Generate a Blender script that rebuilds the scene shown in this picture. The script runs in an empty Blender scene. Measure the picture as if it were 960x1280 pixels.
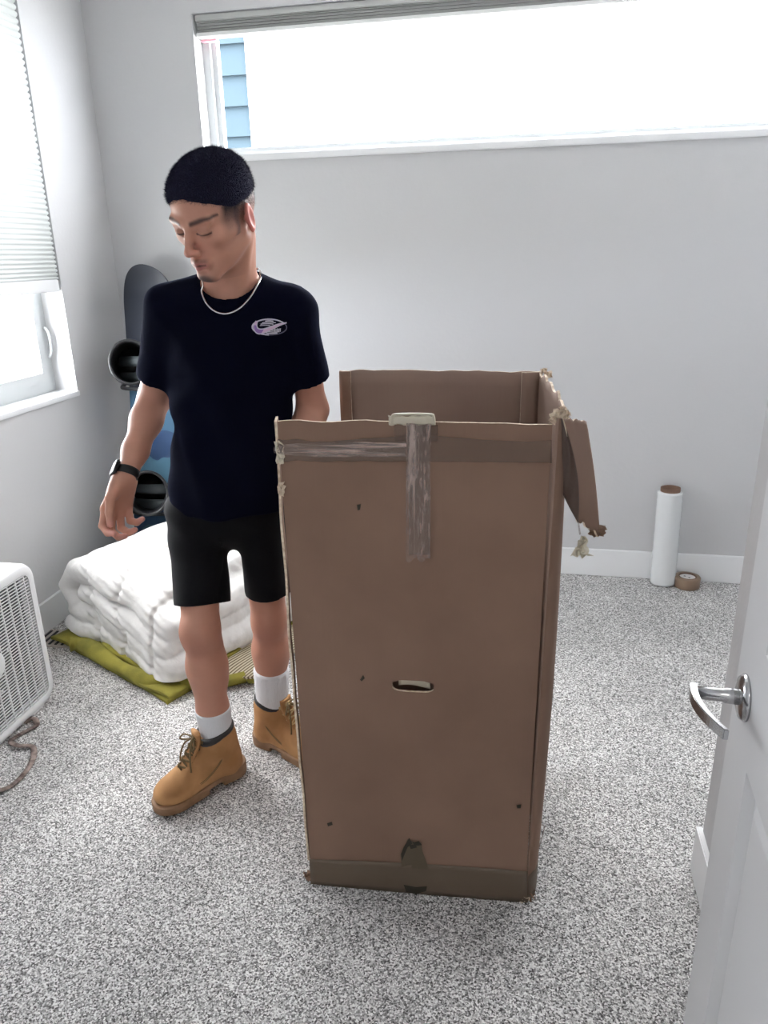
import bpy, bmesh, math, random
import numpy as np
from mathutils import Vector, Matrix, noise
from mathutils.bvhtree import BVHTree
random.seed(7); np.random.seed(7)
SC = bpy.context.scene
COL = SC.collection
PI = math.pi

# ------------------------------------------------------------------ camera
FPX, CH = 930.0, 1.5
_v = np.array([193., -327., FPX]); _v /= np.linalg.norm(_v)
_n = np.array([58., 2700., FPX]); _n /= np.linalg.norm(_n)
_n -= (_n @ _v) * _v; _n /= np.linalg.norm(_n)
_Y, _Z = _v, -_n
RW = np.array([np.cross(_Y, _Z), _Y, _Z])
cam = bpy.data.cameras.new('camera'); camo = bpy.data.objects.new('camera', cam); COL.objects.link(camo)
cam.sensor_fit = 'VERTICAL'; cam.sensor_height = 36.0; cam.lens = FPX / 1280 * 36.0
cam.clip_start = 0.02; cam.clip_end = 200
_m = Matrix([[RW[i][0], -RW[i][1], -RW[i][2]] for i in range(3)]).to_4x4()
_m.translation = Vector((0, 0, CH)); camo.matrix_world = _m
SC.camera = camo

def P(px, py, y):
    d = RW @ np.array([px - 480., py - 640., FPX]); t = y / d[1]
    return Vector((t * d[0], y, CH + t * d[2]))
def FL(px, py, z=0.0):
    d = RW @ np.array([px - 480., py - 640., FPX]); t = (z - CH) / d[2]
    return Vector((t * d[0], t * d[1], z))

# ------------------------------------------------------------------ world, light, exposure
W = bpy.data.worlds.new('World'); SC.world = W; W.use_nodes = True
nt = W.node_tree; bg = nt.nodes['Background']
geo = nt.nodes.new('ShaderNodeTexCoord'); sep = nt.nodes.new('ShaderNodeSeparateXYZ'); rmp = nt.nodes.new('ShaderNodeValToRGB')
nt.links.new(geo.outputs['Generated'], sep.inputs[0]); nt.links.new(sep.outputs['Z'], rmp.inputs[0])
rmp.color_ramp.elements[0].position = 0.0; rmp.color_ramp.elements[0].color = (.90, .95, 1, 1)
rmp.color_ramp.elements[1].position = 0.8; rmp.color_ramp.elements[1].color = (1, 1, 1, 1)
nt.links.new(rmp.outputs[0], bg.inputs['Color']); bg.inputs['Strength'].default_value = 23.0
vs = SC.view_settings
vs.view_transform = 'Standard'; vs.look = 'None'; vs.exposure = 0.48; vs.gamma = 1.0; vs.use_curve_mapping = False
SC.cycles.max_bounces = 14; SC.cycles.diffuse_bounces = 8; SC.cycles.transparent_max_bounces = 12
SC.cycles.sample_clamp_indirect = 8.0

def area(name, loc, rot, sx, sy, power=0, portal=False, col=(1, 1, 1)):
    l = bpy.data.lights.new(name, 'AREA'); l.shape = 'RECTANGLE'; l.size = sx; l.size_y = sy; l.energy = power; l.color = col
    o = bpy.data.objects.new(name, l); o.location = loc; o.rotation_euler = rot; COL.objects.link(o)
    if portal: l.cycles.is_portal = True
    return o
# daylight portals in the two real window openings
area('portal', (0.05, 3.60, 2.205), (-PI/2, 0, 0), 3.1, .56, 1, True)
area('portal', (-2.16, 2.35, 1.17), (0, -PI/2, 0), .46, 1.30, 1, True)
# added fill lamp, unseen in the hall behind the doorway (its panel is built below)
FILL_LAMP = area('added_fill_light', (-0.15, -0.75, 2.58), (0, 0, 0), .5, .5, 6, False, (1.0, .96, .90))

# ------------------------------------------------------------------ materials
def mat(name, color=(.8, .8, .8), rough=.6, metal=0.0, **kw):
    m = bpy.data.materials.new(name); m.use_nodes = True
    b = m.node_tree.nodes['Principled BSDF']
    b.inputs['Base Color'].default_value = (*color, 1); b.inputs['Roughness'].default_value = rough
    b.inputs['Metallic'].default_value = metal
    for k, v in kw.items(): b.inputs[k.replace('_', ' ')].default_value = v
    return m
def N(m, t): return m.node_tree.nodes.new(t)
def L(m, a, b): m.node_tree.links.new(a, b)
def BS(m): return m.node_tree.nodes['Principled BSDF']
def coord(m, scale=(1, 1, 1), kind='Object'):
    tc = N(m, 'ShaderNodeTexCoord'); mp = N(m, 'ShaderNodeMapping'); mp.inputs['Scale'].default_value = scale
    L(m, tc.outputs[kind], mp.inputs[0]); return mp.outputs[0]
def noisy(m, c1, c2, scale=5, detail=4, vec=None, pos=(.35, .65), rough=.5):
    v = vec or coord(m); n = N(m, 'ShaderNodeTexNoise'); n.inputs['Scale'].default_value = scale; n.inputs['Detail'].default_value = detail
    n.inputs['Roughness'].default_value = rough
    r = N(m, 'ShaderNodeValToRGB'); r.color_ramp.elements[0].position = pos[0]; r.color_ramp.elements[1].position = pos[1]
    r.color_ramp.elements[0].color = (*c1, 1); r.color_ramp.elements[1].color = (*c2, 1)
    L(m, v, n.inputs['Vector']); L(m, n.outputs['Fac'], r.inputs[0]); L(m, r.outputs[0], BS(m).inputs['Base Color'])
    return n, r
def bump(m, scale, strength, dist=.002, vec=None, detail=3, kind='noise'):
    v = vec or coord(m)
    n = N(m, 'ShaderNodeTexNoise' if kind == 'noise' else 'ShaderNodeTexVoronoi'); n.inputs['Scale'].default_value = scale
    if kind == 'noise': n.inputs['Detail'].default_value = detail
    bp = N(m, 'ShaderNodeBump'); bp.inputs['Strength'].default_value = strength; bp.inputs['Distance'].default_value = dist
    L(m, v, n.inputs['Vector']); L(m, n.outputs[0], bp.inputs['Height'])
    old = BS(m).inputs['Normal'].links
    if old: L(m, old[0].from_socket, bp.inputs['Normal'])
    L(m, bp.outputs[0], BS(m).inputs['Normal']); return bp

M = {}
M['wall'] = mat('wall_paint', (.56, .56, .57), .75); bump(M['wall'], 55, .25, .003)
M['ceil'] = mat('ceiling_paint', (.82, .82, .81), .8)
M['trim'] = mat('trim_paint', (.80, .81, .82), .4)
M['door'] = mat('door_paint', (.60, .60, .61), .42)
M['reveal'] = mat('reveal_paint', (.52, .52, .53), .7)
M['vinyl'] = mat('window_vinyl', (.50, .52, .53), .4)
M['glass'] = mat('window_glass', (1, 1, 1), .0, Transmission_Weight=1.0, IOR=1.0)
BS(M['glass']).inputs['Alpha'].default_value = .06
m = M['carpet'] = mat('carpet', (.4, .4, .4), .95)
def carpet():
    m = M['carpet']; v = coord(m)
    vo = N(m, 'ShaderNodeTexVoronoi'); vo.inputs['Scale'].default_value = 290; L(m, v, vo.inputs['Vector'])
    n1 = N(m, 'ShaderNodeTexNoise'); n1.inputs['Scale'].default_value = 210; n1.inputs['Detail'].default_value = 3; L(m, v, n1.inputs['Vector'])
    n2 = N(m, 'ShaderNodeTexNoise'); n2.inputs['Scale'].default_value = 3.2; n2.inputs['Detail'].default_value = 3; L(m, v, n2.inputs['Vector'])
    mix = N(m, 'ShaderNodeMix'); mix.data_type = 'FLOAT'; mix.inputs[0].default_value = .5
    sepc = N(m, 'ShaderNodeSeparateColor'); L(m, vo.outputs['Color'], sepc.inputs[0])
    L(m, sepc.outputs[0], mix.inputs[2]); L(m, n1.outputs['Fac'], mix.inputs[3])
    r = N(m, 'ShaderNodeValToRGB'); cr = r.color_ramp
    cr.elements[0].position = .26; cr.elements[0].color = (.07, .065, .065, 1)
    cr.elements[1].position = .72; cr.elements[1].color = (.93, .92, .91, 1)
    e = cr.elements.new(.50); e.color = (.47, .46, .455, 1)
    L(m, mix.outputs[0], r.inputs[0])
    r2 = N(m, 'ShaderNodeValToRGB'); r2.color_ramp.elements[0].position = .35; r2.color_ramp.elements[0].color = (.86, .86, .86, 1)
    r2.color_ramp.elements[1].position = .65; r2.color_ramp.elements[1].color = (1.04, 1.04, 1.04, 1); L(m, n2.outputs['Fac'], r2.inputs[0])
    mm = N(m, 'ShaderNodeMix'); mm.data_type = 'RGBA'; mm.blend_type = 'MULTIPLY'; mm.inputs[0].default_value = 1
    L(m, r.outputs[0], mm.inputs[6]); L(m, r2.outputs[0], mm.inputs[7]); L(m, mm.outputs[2], BS(m).inputs['Base Color'])
    bp = N(m, 'ShaderNodeBump'); bp.inputs['Strength'].default_value = .75; bp.inputs['Distance'].default_value = .005
    L(m, mix.outputs[0], bp.inputs['Height']); L(m, bp.outputs[0], BS(m).inputs['Normal'])
carpet()
def cardboard(name, a, b):
    m = mat(name, a, .82); v = coord(m, (1, 1, 1))
    noisy(m, a, b, 3.2, 4, v)
    v2 = coord(m, (150, 150, 1.5)); n = N(m, 'ShaderNodeTexNoise'); n.inputs['Scale'].default_value = 1.0; n.inputs['Detail'].default_value = 1
    L(m, v2, n.inputs['Vector']); bp = N(m, 'ShaderNodeBump'); bp.inputs['Strength'].default_value = .12; bp.inputs['Distance'].default_value = .002
    L(m, n.outputs[0], bp.inputs['Height']); L(m, bp.outputs[0], BS(m).inputs['Normal']); return m
M['card'] = cardboard('cardboard', (.200, .118, .080), (.240, .146, .100))
M['card_in'] = cardboard('cardboard_inside', (.24, .160, .125), (.29, .20, .155))
M['card_edge'] = mat('cardboard_edge', (.62, .50, .38), .9); noisy(M['card_edge'], (.5, .38, .28), (.75, .64, .5), 90, 2)
def tape(name, col, alpha, rough=.22, bs=60, bstr=.6, sc=(1, 1, 1)):
    m = mat(name, col, rough); BS(m).inputs['Alpha'].default_value = alpha; bump(m, bs, bstr, .004, coord(m, sc)); return m
M['tape'] = tape('brown_packing_tape', (.235, .150, .105), .5, .38, 14, .35, (1, 1, 3))
M['tape_clear'] = tape('crinkled_clear_tape', (.48, .38, .34), .30, .2, 40, 1.0, (3, 3, .5))
def crinkle_glints():
    m = M['tape_clear']; v = coord(m, (95, 95, 9)); n = N(m, 'ShaderNodeTexNoise'); n.inputs['Scale'].default_value = 1.0; n.inputs['Detail'].default_value = 3; n.inputs['Distortion'].default_value = 1.2
    r = N(m, 'ShaderNodeValToRGB'); r.color_ramp.elements[0].position = .45; r.color_ramp.elements[0].color = (.10,) * 3 + (1,); r.color_ramp.elements[1].position = .68; r.color_ramp.elements[1].color = (.75,) * 3 + (1,)
    L(m, v, n.inputs['Vector']); L(m, n.outputs[0], r.inputs[0]); L(m, r.outputs[0], BS(m).inputs['Alpha'])  # pale streaks in the alpha stand in for highlights on the creases
crinkle_glints()
M['tape_clear_h'] = M['tape_clear'].copy(); M['tape_clear_h'].name = 'crinkled_clear_tape_across'
for _q in M['tape_clear_h'].node_tree.nodes:
    if _q.type == 'MAPPING' and _q.inputs['Scale'].default_value[0] > 50: _q.inputs['Scale'].default_value = (7, 7, 130)
M['tape_low'] = tape('dirty_packing_tape', (.145, .105, .072), .85, .5, 9, .4, (1, 1, 3))
M['tape_white'] = tape('pale_tape', (.62, .56, .44), .95, .3, 30, .5)
M['dirt'] = mat('dark_smudge', (.035, .03, .02), .9)
M['black_print'] = mat('black_print', (.03, .03, .035), .8)
M['cloth'] = mat('black_cotton', (.0030, .0035, .0105), 1.0, Sheen_Weight=.05, Sheen_Roughness=.4); bump(M['cloth'], 900, .25, .001)
BS(M['cloth']).inputs['Sheen Tint'].default_value = (.35, .45, .9, 1); BS(M['cloth']).inputs['Specular IOR Level'].default_value = .04
M['shorts'] = mat('black_shorts_fabric', (.003, .003, .0045), .8, Sheen_Weight=.05); bump(M['shorts'], 700, .25, .001)
BS(M['shorts']).inputs['Specular IOR Level'].default_value = .15
M['sock'] = mat('white_sock', (.80, .81, .84), .9); bump(M['sock'], 1.0, .8, .004, coord(M['sock'], (350, 350, 8)))
def skinmat(name, sss=.08):
    m = mat(name, (.5, .3, .2), .5); a = N(m, 'ShaderNodeAttribute'); a.attribute_name = 'col'
    n = N(m, 'ShaderNodeTexNoise'); n.inputs['Scale'].default_value = 22; n.inputs['Detail'].default_value = 4; L(m, coord(m), n.inputs['Vector'])
    r = N(m, 'ShaderNodeValToRGB'); r.color_ramp.elements[0].position = .3; r.color_ramp.elements[0].color = (.95, .94, .94, 1)
    r.color_ramp.elements[1].position = .7; r.color_ramp.elements[1].color = (1.03, 1.03, 1.03, 1); L(m, n.outputs['Fac'], r.inputs[0])
    mm = N(m, 'ShaderNodeMix'); mm.data_type = 'RGBA'; mm.blend_type = 'MULTIPLY'; mm.inputs[0].default_value = 1
    L(m, a.outputs['Color'], mm.inputs[6]); L(m, r.outputs[0], mm.inputs[7]); L(m, mm.outputs[2], BS(m).inputs['Base Color'])
    BS(m).inputs['Subsurface Weight'].default_value = sss; BS(m).inputs['Subsurface Radius'].default_value = (.012, .005, .003)
    BS(m).inputs['Subsurface Scale'].default_value = 1.0; BS(m).inputs['Specular IOR Level'].default_value = .4
    return m
M['skin'] = skinmat('skin')
M['hair'] = mat('short_black_hair', (.013, .013, .030), .9, Sheen_Weight=.06); bump(M['hair'], 420, 1.0, .004)
BS(M['hair']).inputs['Specular IOR Level'].default_value = .15; BS(M['hair']).inputs['Sheen Tint'].default_value = (.5, .5, .9, 1)
M['boot'] = mat('tan_nubuck', (.5, .26, .1), .8); noisy(M['boot'], (.36, .175, .065), (.50, .265, .11), 11, 4); bump(M['boot'], 260, .3, .001)
M['sole'] = mat('gum_rubber', (.22, .115, .055), .6); noisy(M['sole'], (.20, .105, .05), (.30, .17, .09), 20, 3)
M['collar'] = mat('brown_padded_leather', (.022, .02, .022), .5)
M['lace'] = mat('brown_lace', (.17, .115, .05), .8)
M['lace_light'] = mat('tan_lace', (.55, .40, .2), .8)
M['metal'] = mat('silver', (.62, .62, .63), .25, 1.0)
M['nickel'] = mat('satin_nickel', (.46, .46, .47), .22, 1.0)
M['rubber'] = mat('black_rubber', (.008, .008, .009), .45)
M['case'] = mat('white_watch_case', (.8, .82, .84), .3)
M['duvet'] = mat('white_cotton', (.74, .73, .715), .85, Sheen_Weight=.1); bump(M['duvet'], 26, .35, .012, None, 5); bump(M['duvet'], 8, .3, .03, None, 3)
def blanket():
    m = M['blanket'] = mat('yellow_green_wool', (.3, .28, .05), .9)
    noisy(m, (.17, .155, .022), (.30, .265, .04), 9, 3); bump(m, 1.0, .5, .003, coord(m, (260, 260, 260)))
blanket()
M['weave'] = mat('woven_cream', (.55, .5, .4), .9)
def weave():
    m = M['weave']; w = N(m, 'ShaderNodeTexWave'); w.inputs['Scale'].default_value = 26; w.bands_direction = 'X'; w.inputs['Distortion'].default_value = .6
    L(m, coord(m, (1, 1, 1)), w.inputs['Vector']); r = N(m, 'ShaderNodeValToRGB')
    r.color_ramp.elements[0].position = .3; r.color_ramp.elements[0].color = (.16, .115, .07, 1); r.color_ramp.elements[1].position = .55; r.color_ramp.elements[1].color = (.60, .54, .40, 1)
    L(m, w.outputs[0], r.inputs[0]); L(m, r.outputs[0], BS(m).inputs['Base Color'])
weave()
M['fan'] = mat('white_plastic', (.78, .79, .80), .35)
M['fan_dark'] = mat('grey_plastic_and_shade', (.06, .06, .065), .4)  # blade and motor plastic; on the inner plate it imitates shade
M['motor'] = mat('motor_housing', (.05, .05, .05), .5)
M['board'] = mat('snowboard_dark_topsheet', (.02, .024, .035), .35)
def board():
    m = M['board']; sp = N(m, 'ShaderNodeSeparateXYZ'); L(m, coord(m), sp.inputs[0])
    r = N(m, 'ShaderNodeValToRGB'); cr = r.color_ramp; cr.interpolation = 'CONSTANT'
    cr.elements[0].position = 0; cr.elements[0].color = (.055, .12, .165, 1); cr.elements[1].position = .60; cr.elements[1].color = (.022, .026, .038, 1)
    for p, c in ((.16, (.025, .065, .13)), (.30, (.05, .12, .175)), (.40, (.018, .042, .10)), (.47, (.035, .09, .15))):
        e = cr.elements.new(p); e.color = (*c, 1)
    n = N(m, 'ShaderNodeTexNoise'); n.inputs['Scale'].default_value = 6; L(m, coord(m), n.inputs['Vector'])
    ma = N(m, 'ShaderNodeMath'); ma.operation = 'MULTIPLY_ADD'; ma.inputs[1].default_value = .66; L(m, sp.outputs[2], ma.inputs[0])
    mb = N(m, 'ShaderNodeMath'); mb.operation = 'MULTIPLY_ADD'; mb.inputs[1].default_value = .12; mb.inputs[2].default_value = -.06; L(m, n.outputs[0], mb.inputs[0])
    L(m, mb.outputs[0], ma.inputs[2]); L(m, ma.outputs[0], r.inputs[0]); L(m, r.outputs[0], BS(m).inputs['Base Color'])
board()
M['black'] = mat('black_plastic', (.012, .012, .014), .4)
M['charcoal'] = mat('charcoal_padding', (.04, .05, .055), .7)
M['red'] = mat('red_cord', (.6, .06, .08), .6)
M['film'] = mat('stretch_film', (.80, .82, .83), .16, Transmission_Weight=.15); bump(M['film'], 1.0, .35, .003, coord(M['film'], (60, 60, 2)))
M['core'] = mat('brown_paper_core', (.16, .09, .06), .8)
M['tanroll'] = mat('tan_tape_roll', (.20, .135, .09), .4)
M['paper'] = mat('white_paper', (.7, .68, .68), .7)
M['shade'] = mat('cellular_shade_fabric', (.60, .62, .61), .8, Transmission_Weight=.0)
_b = BS(M['shade']); _t = N(M['shade'], 'ShaderNodeBsdfTranslucent'); _t.inputs['Color'].default_value = (.80, .84, .84, 1); _x = N(M['shade'], 'ShaderNodeMixShader'); _x.inputs[0].default_value = .025
L(M['shade'], _b.outputs[0], _x.inputs[1]); L(M['shade'], _t.outputs[0], _x.inputs[2]); L(M['shade'], _x.outputs[0], M['shade'].node_tree.nodes['Material Output'].inputs[0])
M['shade_dark'] = mat('rolled_shade', (.25, .255, .25), .7)
M['siding'] = mat('blue_siding', (.0225, .033, .041), .9, Specular_IOR_Level=.05)
M['ground'] = mat('pale_concrete', (.5, .5, .48), .9)
M['ribbon'] = mat('brown_ribbon', (.13, .085, .07), .8); noisy(M['ribbon'], (.07, .045, .04), (.34, .27, .24), 35, 3)
M['pink'] = mat('pink_masking_tape', (.75, .35, .42), .6)
M['vent'] = mat('beige_register', (.42, .38, .34), .5)
M['lamp'] = mat('fill_lamp_diffuser', (.9, .9, .88), .4, Emission_Strength=3.0); BS(M['lamp']).inputs['Emission Color'].default_value = (1, .96, .9, 1)  # glow of the added, unseen fill lamp

# ------------------------------------------------------------------ object helpers
def link(o, parent=None):
    COL.objects.link(o)
    if parent is not None: o.parent = parent
    return o
def meshobj(name, verts, faces, m, parent=None, smooth=False, mats=None, fm=None):
    me = bpy.data.meshes.new(name); me.from_pydata([tuple(v) for v in verts], [], [tuple(f) for f in faces])
    for mm in (mats or [m]): me.materials.append(mm)
    if fm is not None: me.polygons.foreach_set('material_index', fm)
    if smooth: me.polygons.foreach_set('use_smooth', [True] * len(me.polygons))
    me.update(); return link(bpy.data.objects.new(name, me), parent)
def bmobj(name, bm, m, parent=None, smooth=False):
    bmesh.ops.recalc_face_normals(bm, faces=bm.faces)
    me = bpy.data.meshes.new(name); bm.to_mesh(me); bm.free()
    for mm in (m if isinstance(m, list) else [m]): me.materials.append(mm)
    if smooth: me.polygons.foreach_set('use_smooth', [True] * len(me.polygons))
    return link(bpy.data.objects.new(name, me), parent)
def struct(o): o['kind'] = 'structure'; return o
def tag(o, label, cat, group=None):
    o['label'] = label; o['category'] = cat
    if group: o['group'] = group
    return o
def thing(name, label, cat, loc=(0, 0, 0), rot=(0, 0, 0), group=None):
    o = bpy.data.objects.new(name, None); o.empty_display_size = .1; o.location = loc; o.rotation_euler = rot; COL.objects.link(o)
    return tag(o, label, cat, group)
def box(bm, lo, hi, mi=0, mtx=None):
    vs_ = [bm.verts.new((x, y, z)) for x in (lo[0], hi[0]) for y in (lo[1], hi[1]) for z in (lo[2], hi[2])]
    fs = [bm.faces.new([vs_[i] for i in q]) for q in ((0, 1, 3, 2), (4, 6, 7, 5), (0, 4, 5, 1), (2, 3, 7, 6), (0, 2, 6, 4), (1, 5, 7, 3))]
    for f in fs: f.material_index = mi
    if mtx is not None:
        for v in vs_: v.co = mtx @ v.co
    return vs_
def boxobj(name, lo, hi, m, parent=None, bev=0):
    bm = bmesh.new(); box(bm, lo, hi)
    if bev: bmesh.ops.bevel(bm, geom=list(bm.edges), offset=bev, segments=2, affect='EDGES')
    return bmobj(name, bm, m, parent)
def frames(pts):
    out = []; up = None
    for i, p in enumerate(pts):
        t = (pts[min(i + 1, len(pts) - 1)] - pts[max(i - 1, 0)]).normalized()
        if up is None: up = t.orthogonal().normalized()
        up = (up - t * up.dot(t)).normalized(); out.append((t, up, t.cross(up)))
    return out
def tube_data(pts, r, seg=8, closed=False, flat=1.0, upv=None):
    pts = [Vector(p) for p in pts]; rr = r if isinstance(r, (list, tuple)) else [r] * len(pts)
    fr = frames(pts); V = []; F = []
    if upv is not None:
        fr = [(t, (Vector(upv) - t * t.dot(Vector(upv))).normalized(), None) for t, _, _ in fr]; fr = [(t, u, t.cross(u)) for t, u, _ in fr]
    n = len(pts)
    for (t, u, w), p, q in zip(fr, pts, rr):
        for k in range(seg):
            a = 2 * PI * k / seg; V.append(p + u * math.cos(a) * q * flat + w * math.sin(a) * q)
    for i in range(n if closed else n - 1):
        for k in range(seg):
            a, b = i * seg + k, i * seg + (k + 1) % seg; c, d = ((i + 1) % n) * seg + (k + 1) % seg, ((i + 1) % n) * seg + k
            F.append((a, b, c, d))
    if not closed: F.append(tuple(range(seg))[::-1]); F.append(tuple((n - 1) * seg + k for k in range(seg)))
    return V, F
def tube(name, pts, r, m, parent=None, seg=8, closed=False, flat=1.0, upv=None):
    V, F = tube_data(pts, r, seg, closed, flat, upv); return meshobj(name, V, F, m, parent, True)
def tubes(name, lst, m, parent=None, seg=6):
    V, F = [], []
    for pts, r in lst:
        v, f = tube_data(pts, r, seg); o = len(V); V += v; F += [tuple(i + o for i in q) for q in f]
    return meshobj(name, V, F, m, parent, True)
def spline(pts, n=8):
    pts = [Vector(p) for p in pts]; out = []
    for i in range(len(pts) - 1):
        p0, p1, p2, p3 = pts[max(i - 1, 0)], pts[i], pts[i + 1], pts[min(i + 2, len(pts) - 1)]
        for k in range(n):
            t = k / n; out.append(.5 * ((2 * p1) + (-p0 + p2) * t + (2 * p0 - 5 * p1 + 4 * p2 - p3) * t * t + (-p0 + 3 * p1 - 3 * p2 + p3) * t ** 3))
    out.append(pts[-1]); return out
def lathe(name, prof, m, parent=None, seg=40, loc=(0, 0, 0), mats=None):
    V, F, fmi = [], [], []
    for r, z, *_ in prof:
        for k in range(seg): a = 2 * PI * k / seg; V.append((loc[0] + r * math.cos(a), loc[1] + r * math.sin(a), loc[2] + z))
    for i in range(len(prof) - 1):
        for k in range(seg): F.append((i * seg + k, i * seg + (k + 1) % seg, (i + 1) * seg + (k + 1) % seg, (i + 1) * seg + k)); fmi.append(prof[i][2] if len(prof[i]) > 2 else 0)
    return meshobj(name, V, F, m, parent, True, mats, fmi)
def panel(name, fn, nu, nv, th, m, parent=None, mats=None, smooth=True):
    """sheet with thickness: fn(u,v)->point on the outer face; th along its own normal"""
    Pn = [[Vector(fn(i / nu, j / nv)) for j in range(nv + 1)] for i in range(nu + 1)]
    V, F, fmi = [], [], []
    Nn = [[None] * (nv + 1) for _ in range(nu + 1)]
    for i in range(nu + 1):
        for j in range(nv + 1):
            du = Pn[min(i + 1, nu)][j] - Pn[max(i - 1, 0)][j]; dv = Pn[i][min(j + 1, nv)] - Pn[i][max(j - 1, 0)]
            Nn[i][j] = du.cross(dv).normalized()
    for s in (0, 1):
        for i in range(nu + 1):
            for j in range(nv + 1): V.append(Pn[i][j] - Nn[i][j] * th * s)
    A = (nu + 1) * (nv + 1); I = lambda i, j, s: s * A + i * (nv + 1) + j
    for i in range(nu):
        for j in range(nv):
            F.append((I(i, j, 0), I(i + 1, j, 0), I(i + 1, j + 1, 0), I(i, j + 1, 0))); fmi.append(0)
            F.append((I(i, j, 1), I(i, j + 1, 1), I(i + 1, j + 1, 1), I(i + 1, j, 1))); fmi.append(1)
    for i in range(nu):
        F.append((I(i, 0, 0), I(i, 0, 1), I(i + 1, 0, 1), I(i + 1, 0, 0))); F.append((I(i, nv, 0), I(i + 1, nv, 0), I(i + 1, nv, 1), I(i, nv, 1))); fmi += [2, 2]
    for j in range(nv):
        F.append((I(0, j, 0), I(0, j + 1, 0), I(0, j + 1, 1), I(0, j, 1))); F.append((I(nu, j, 0), I(nu, j, 1), I(nu, j + 1, 1), I(nu, j + 1, 0))); fmi += [3, 3]
    mats = mats or [m, m, m]
    if len(mats) == 3: mats = mats + [mats[2]]
    o = meshobj(name, V, F, m, parent, False, mats, fmi)
    if smooth: o.data.polygons.foreach_set('use_smooth', [k < 2 for k in fmi])
    return o

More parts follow.
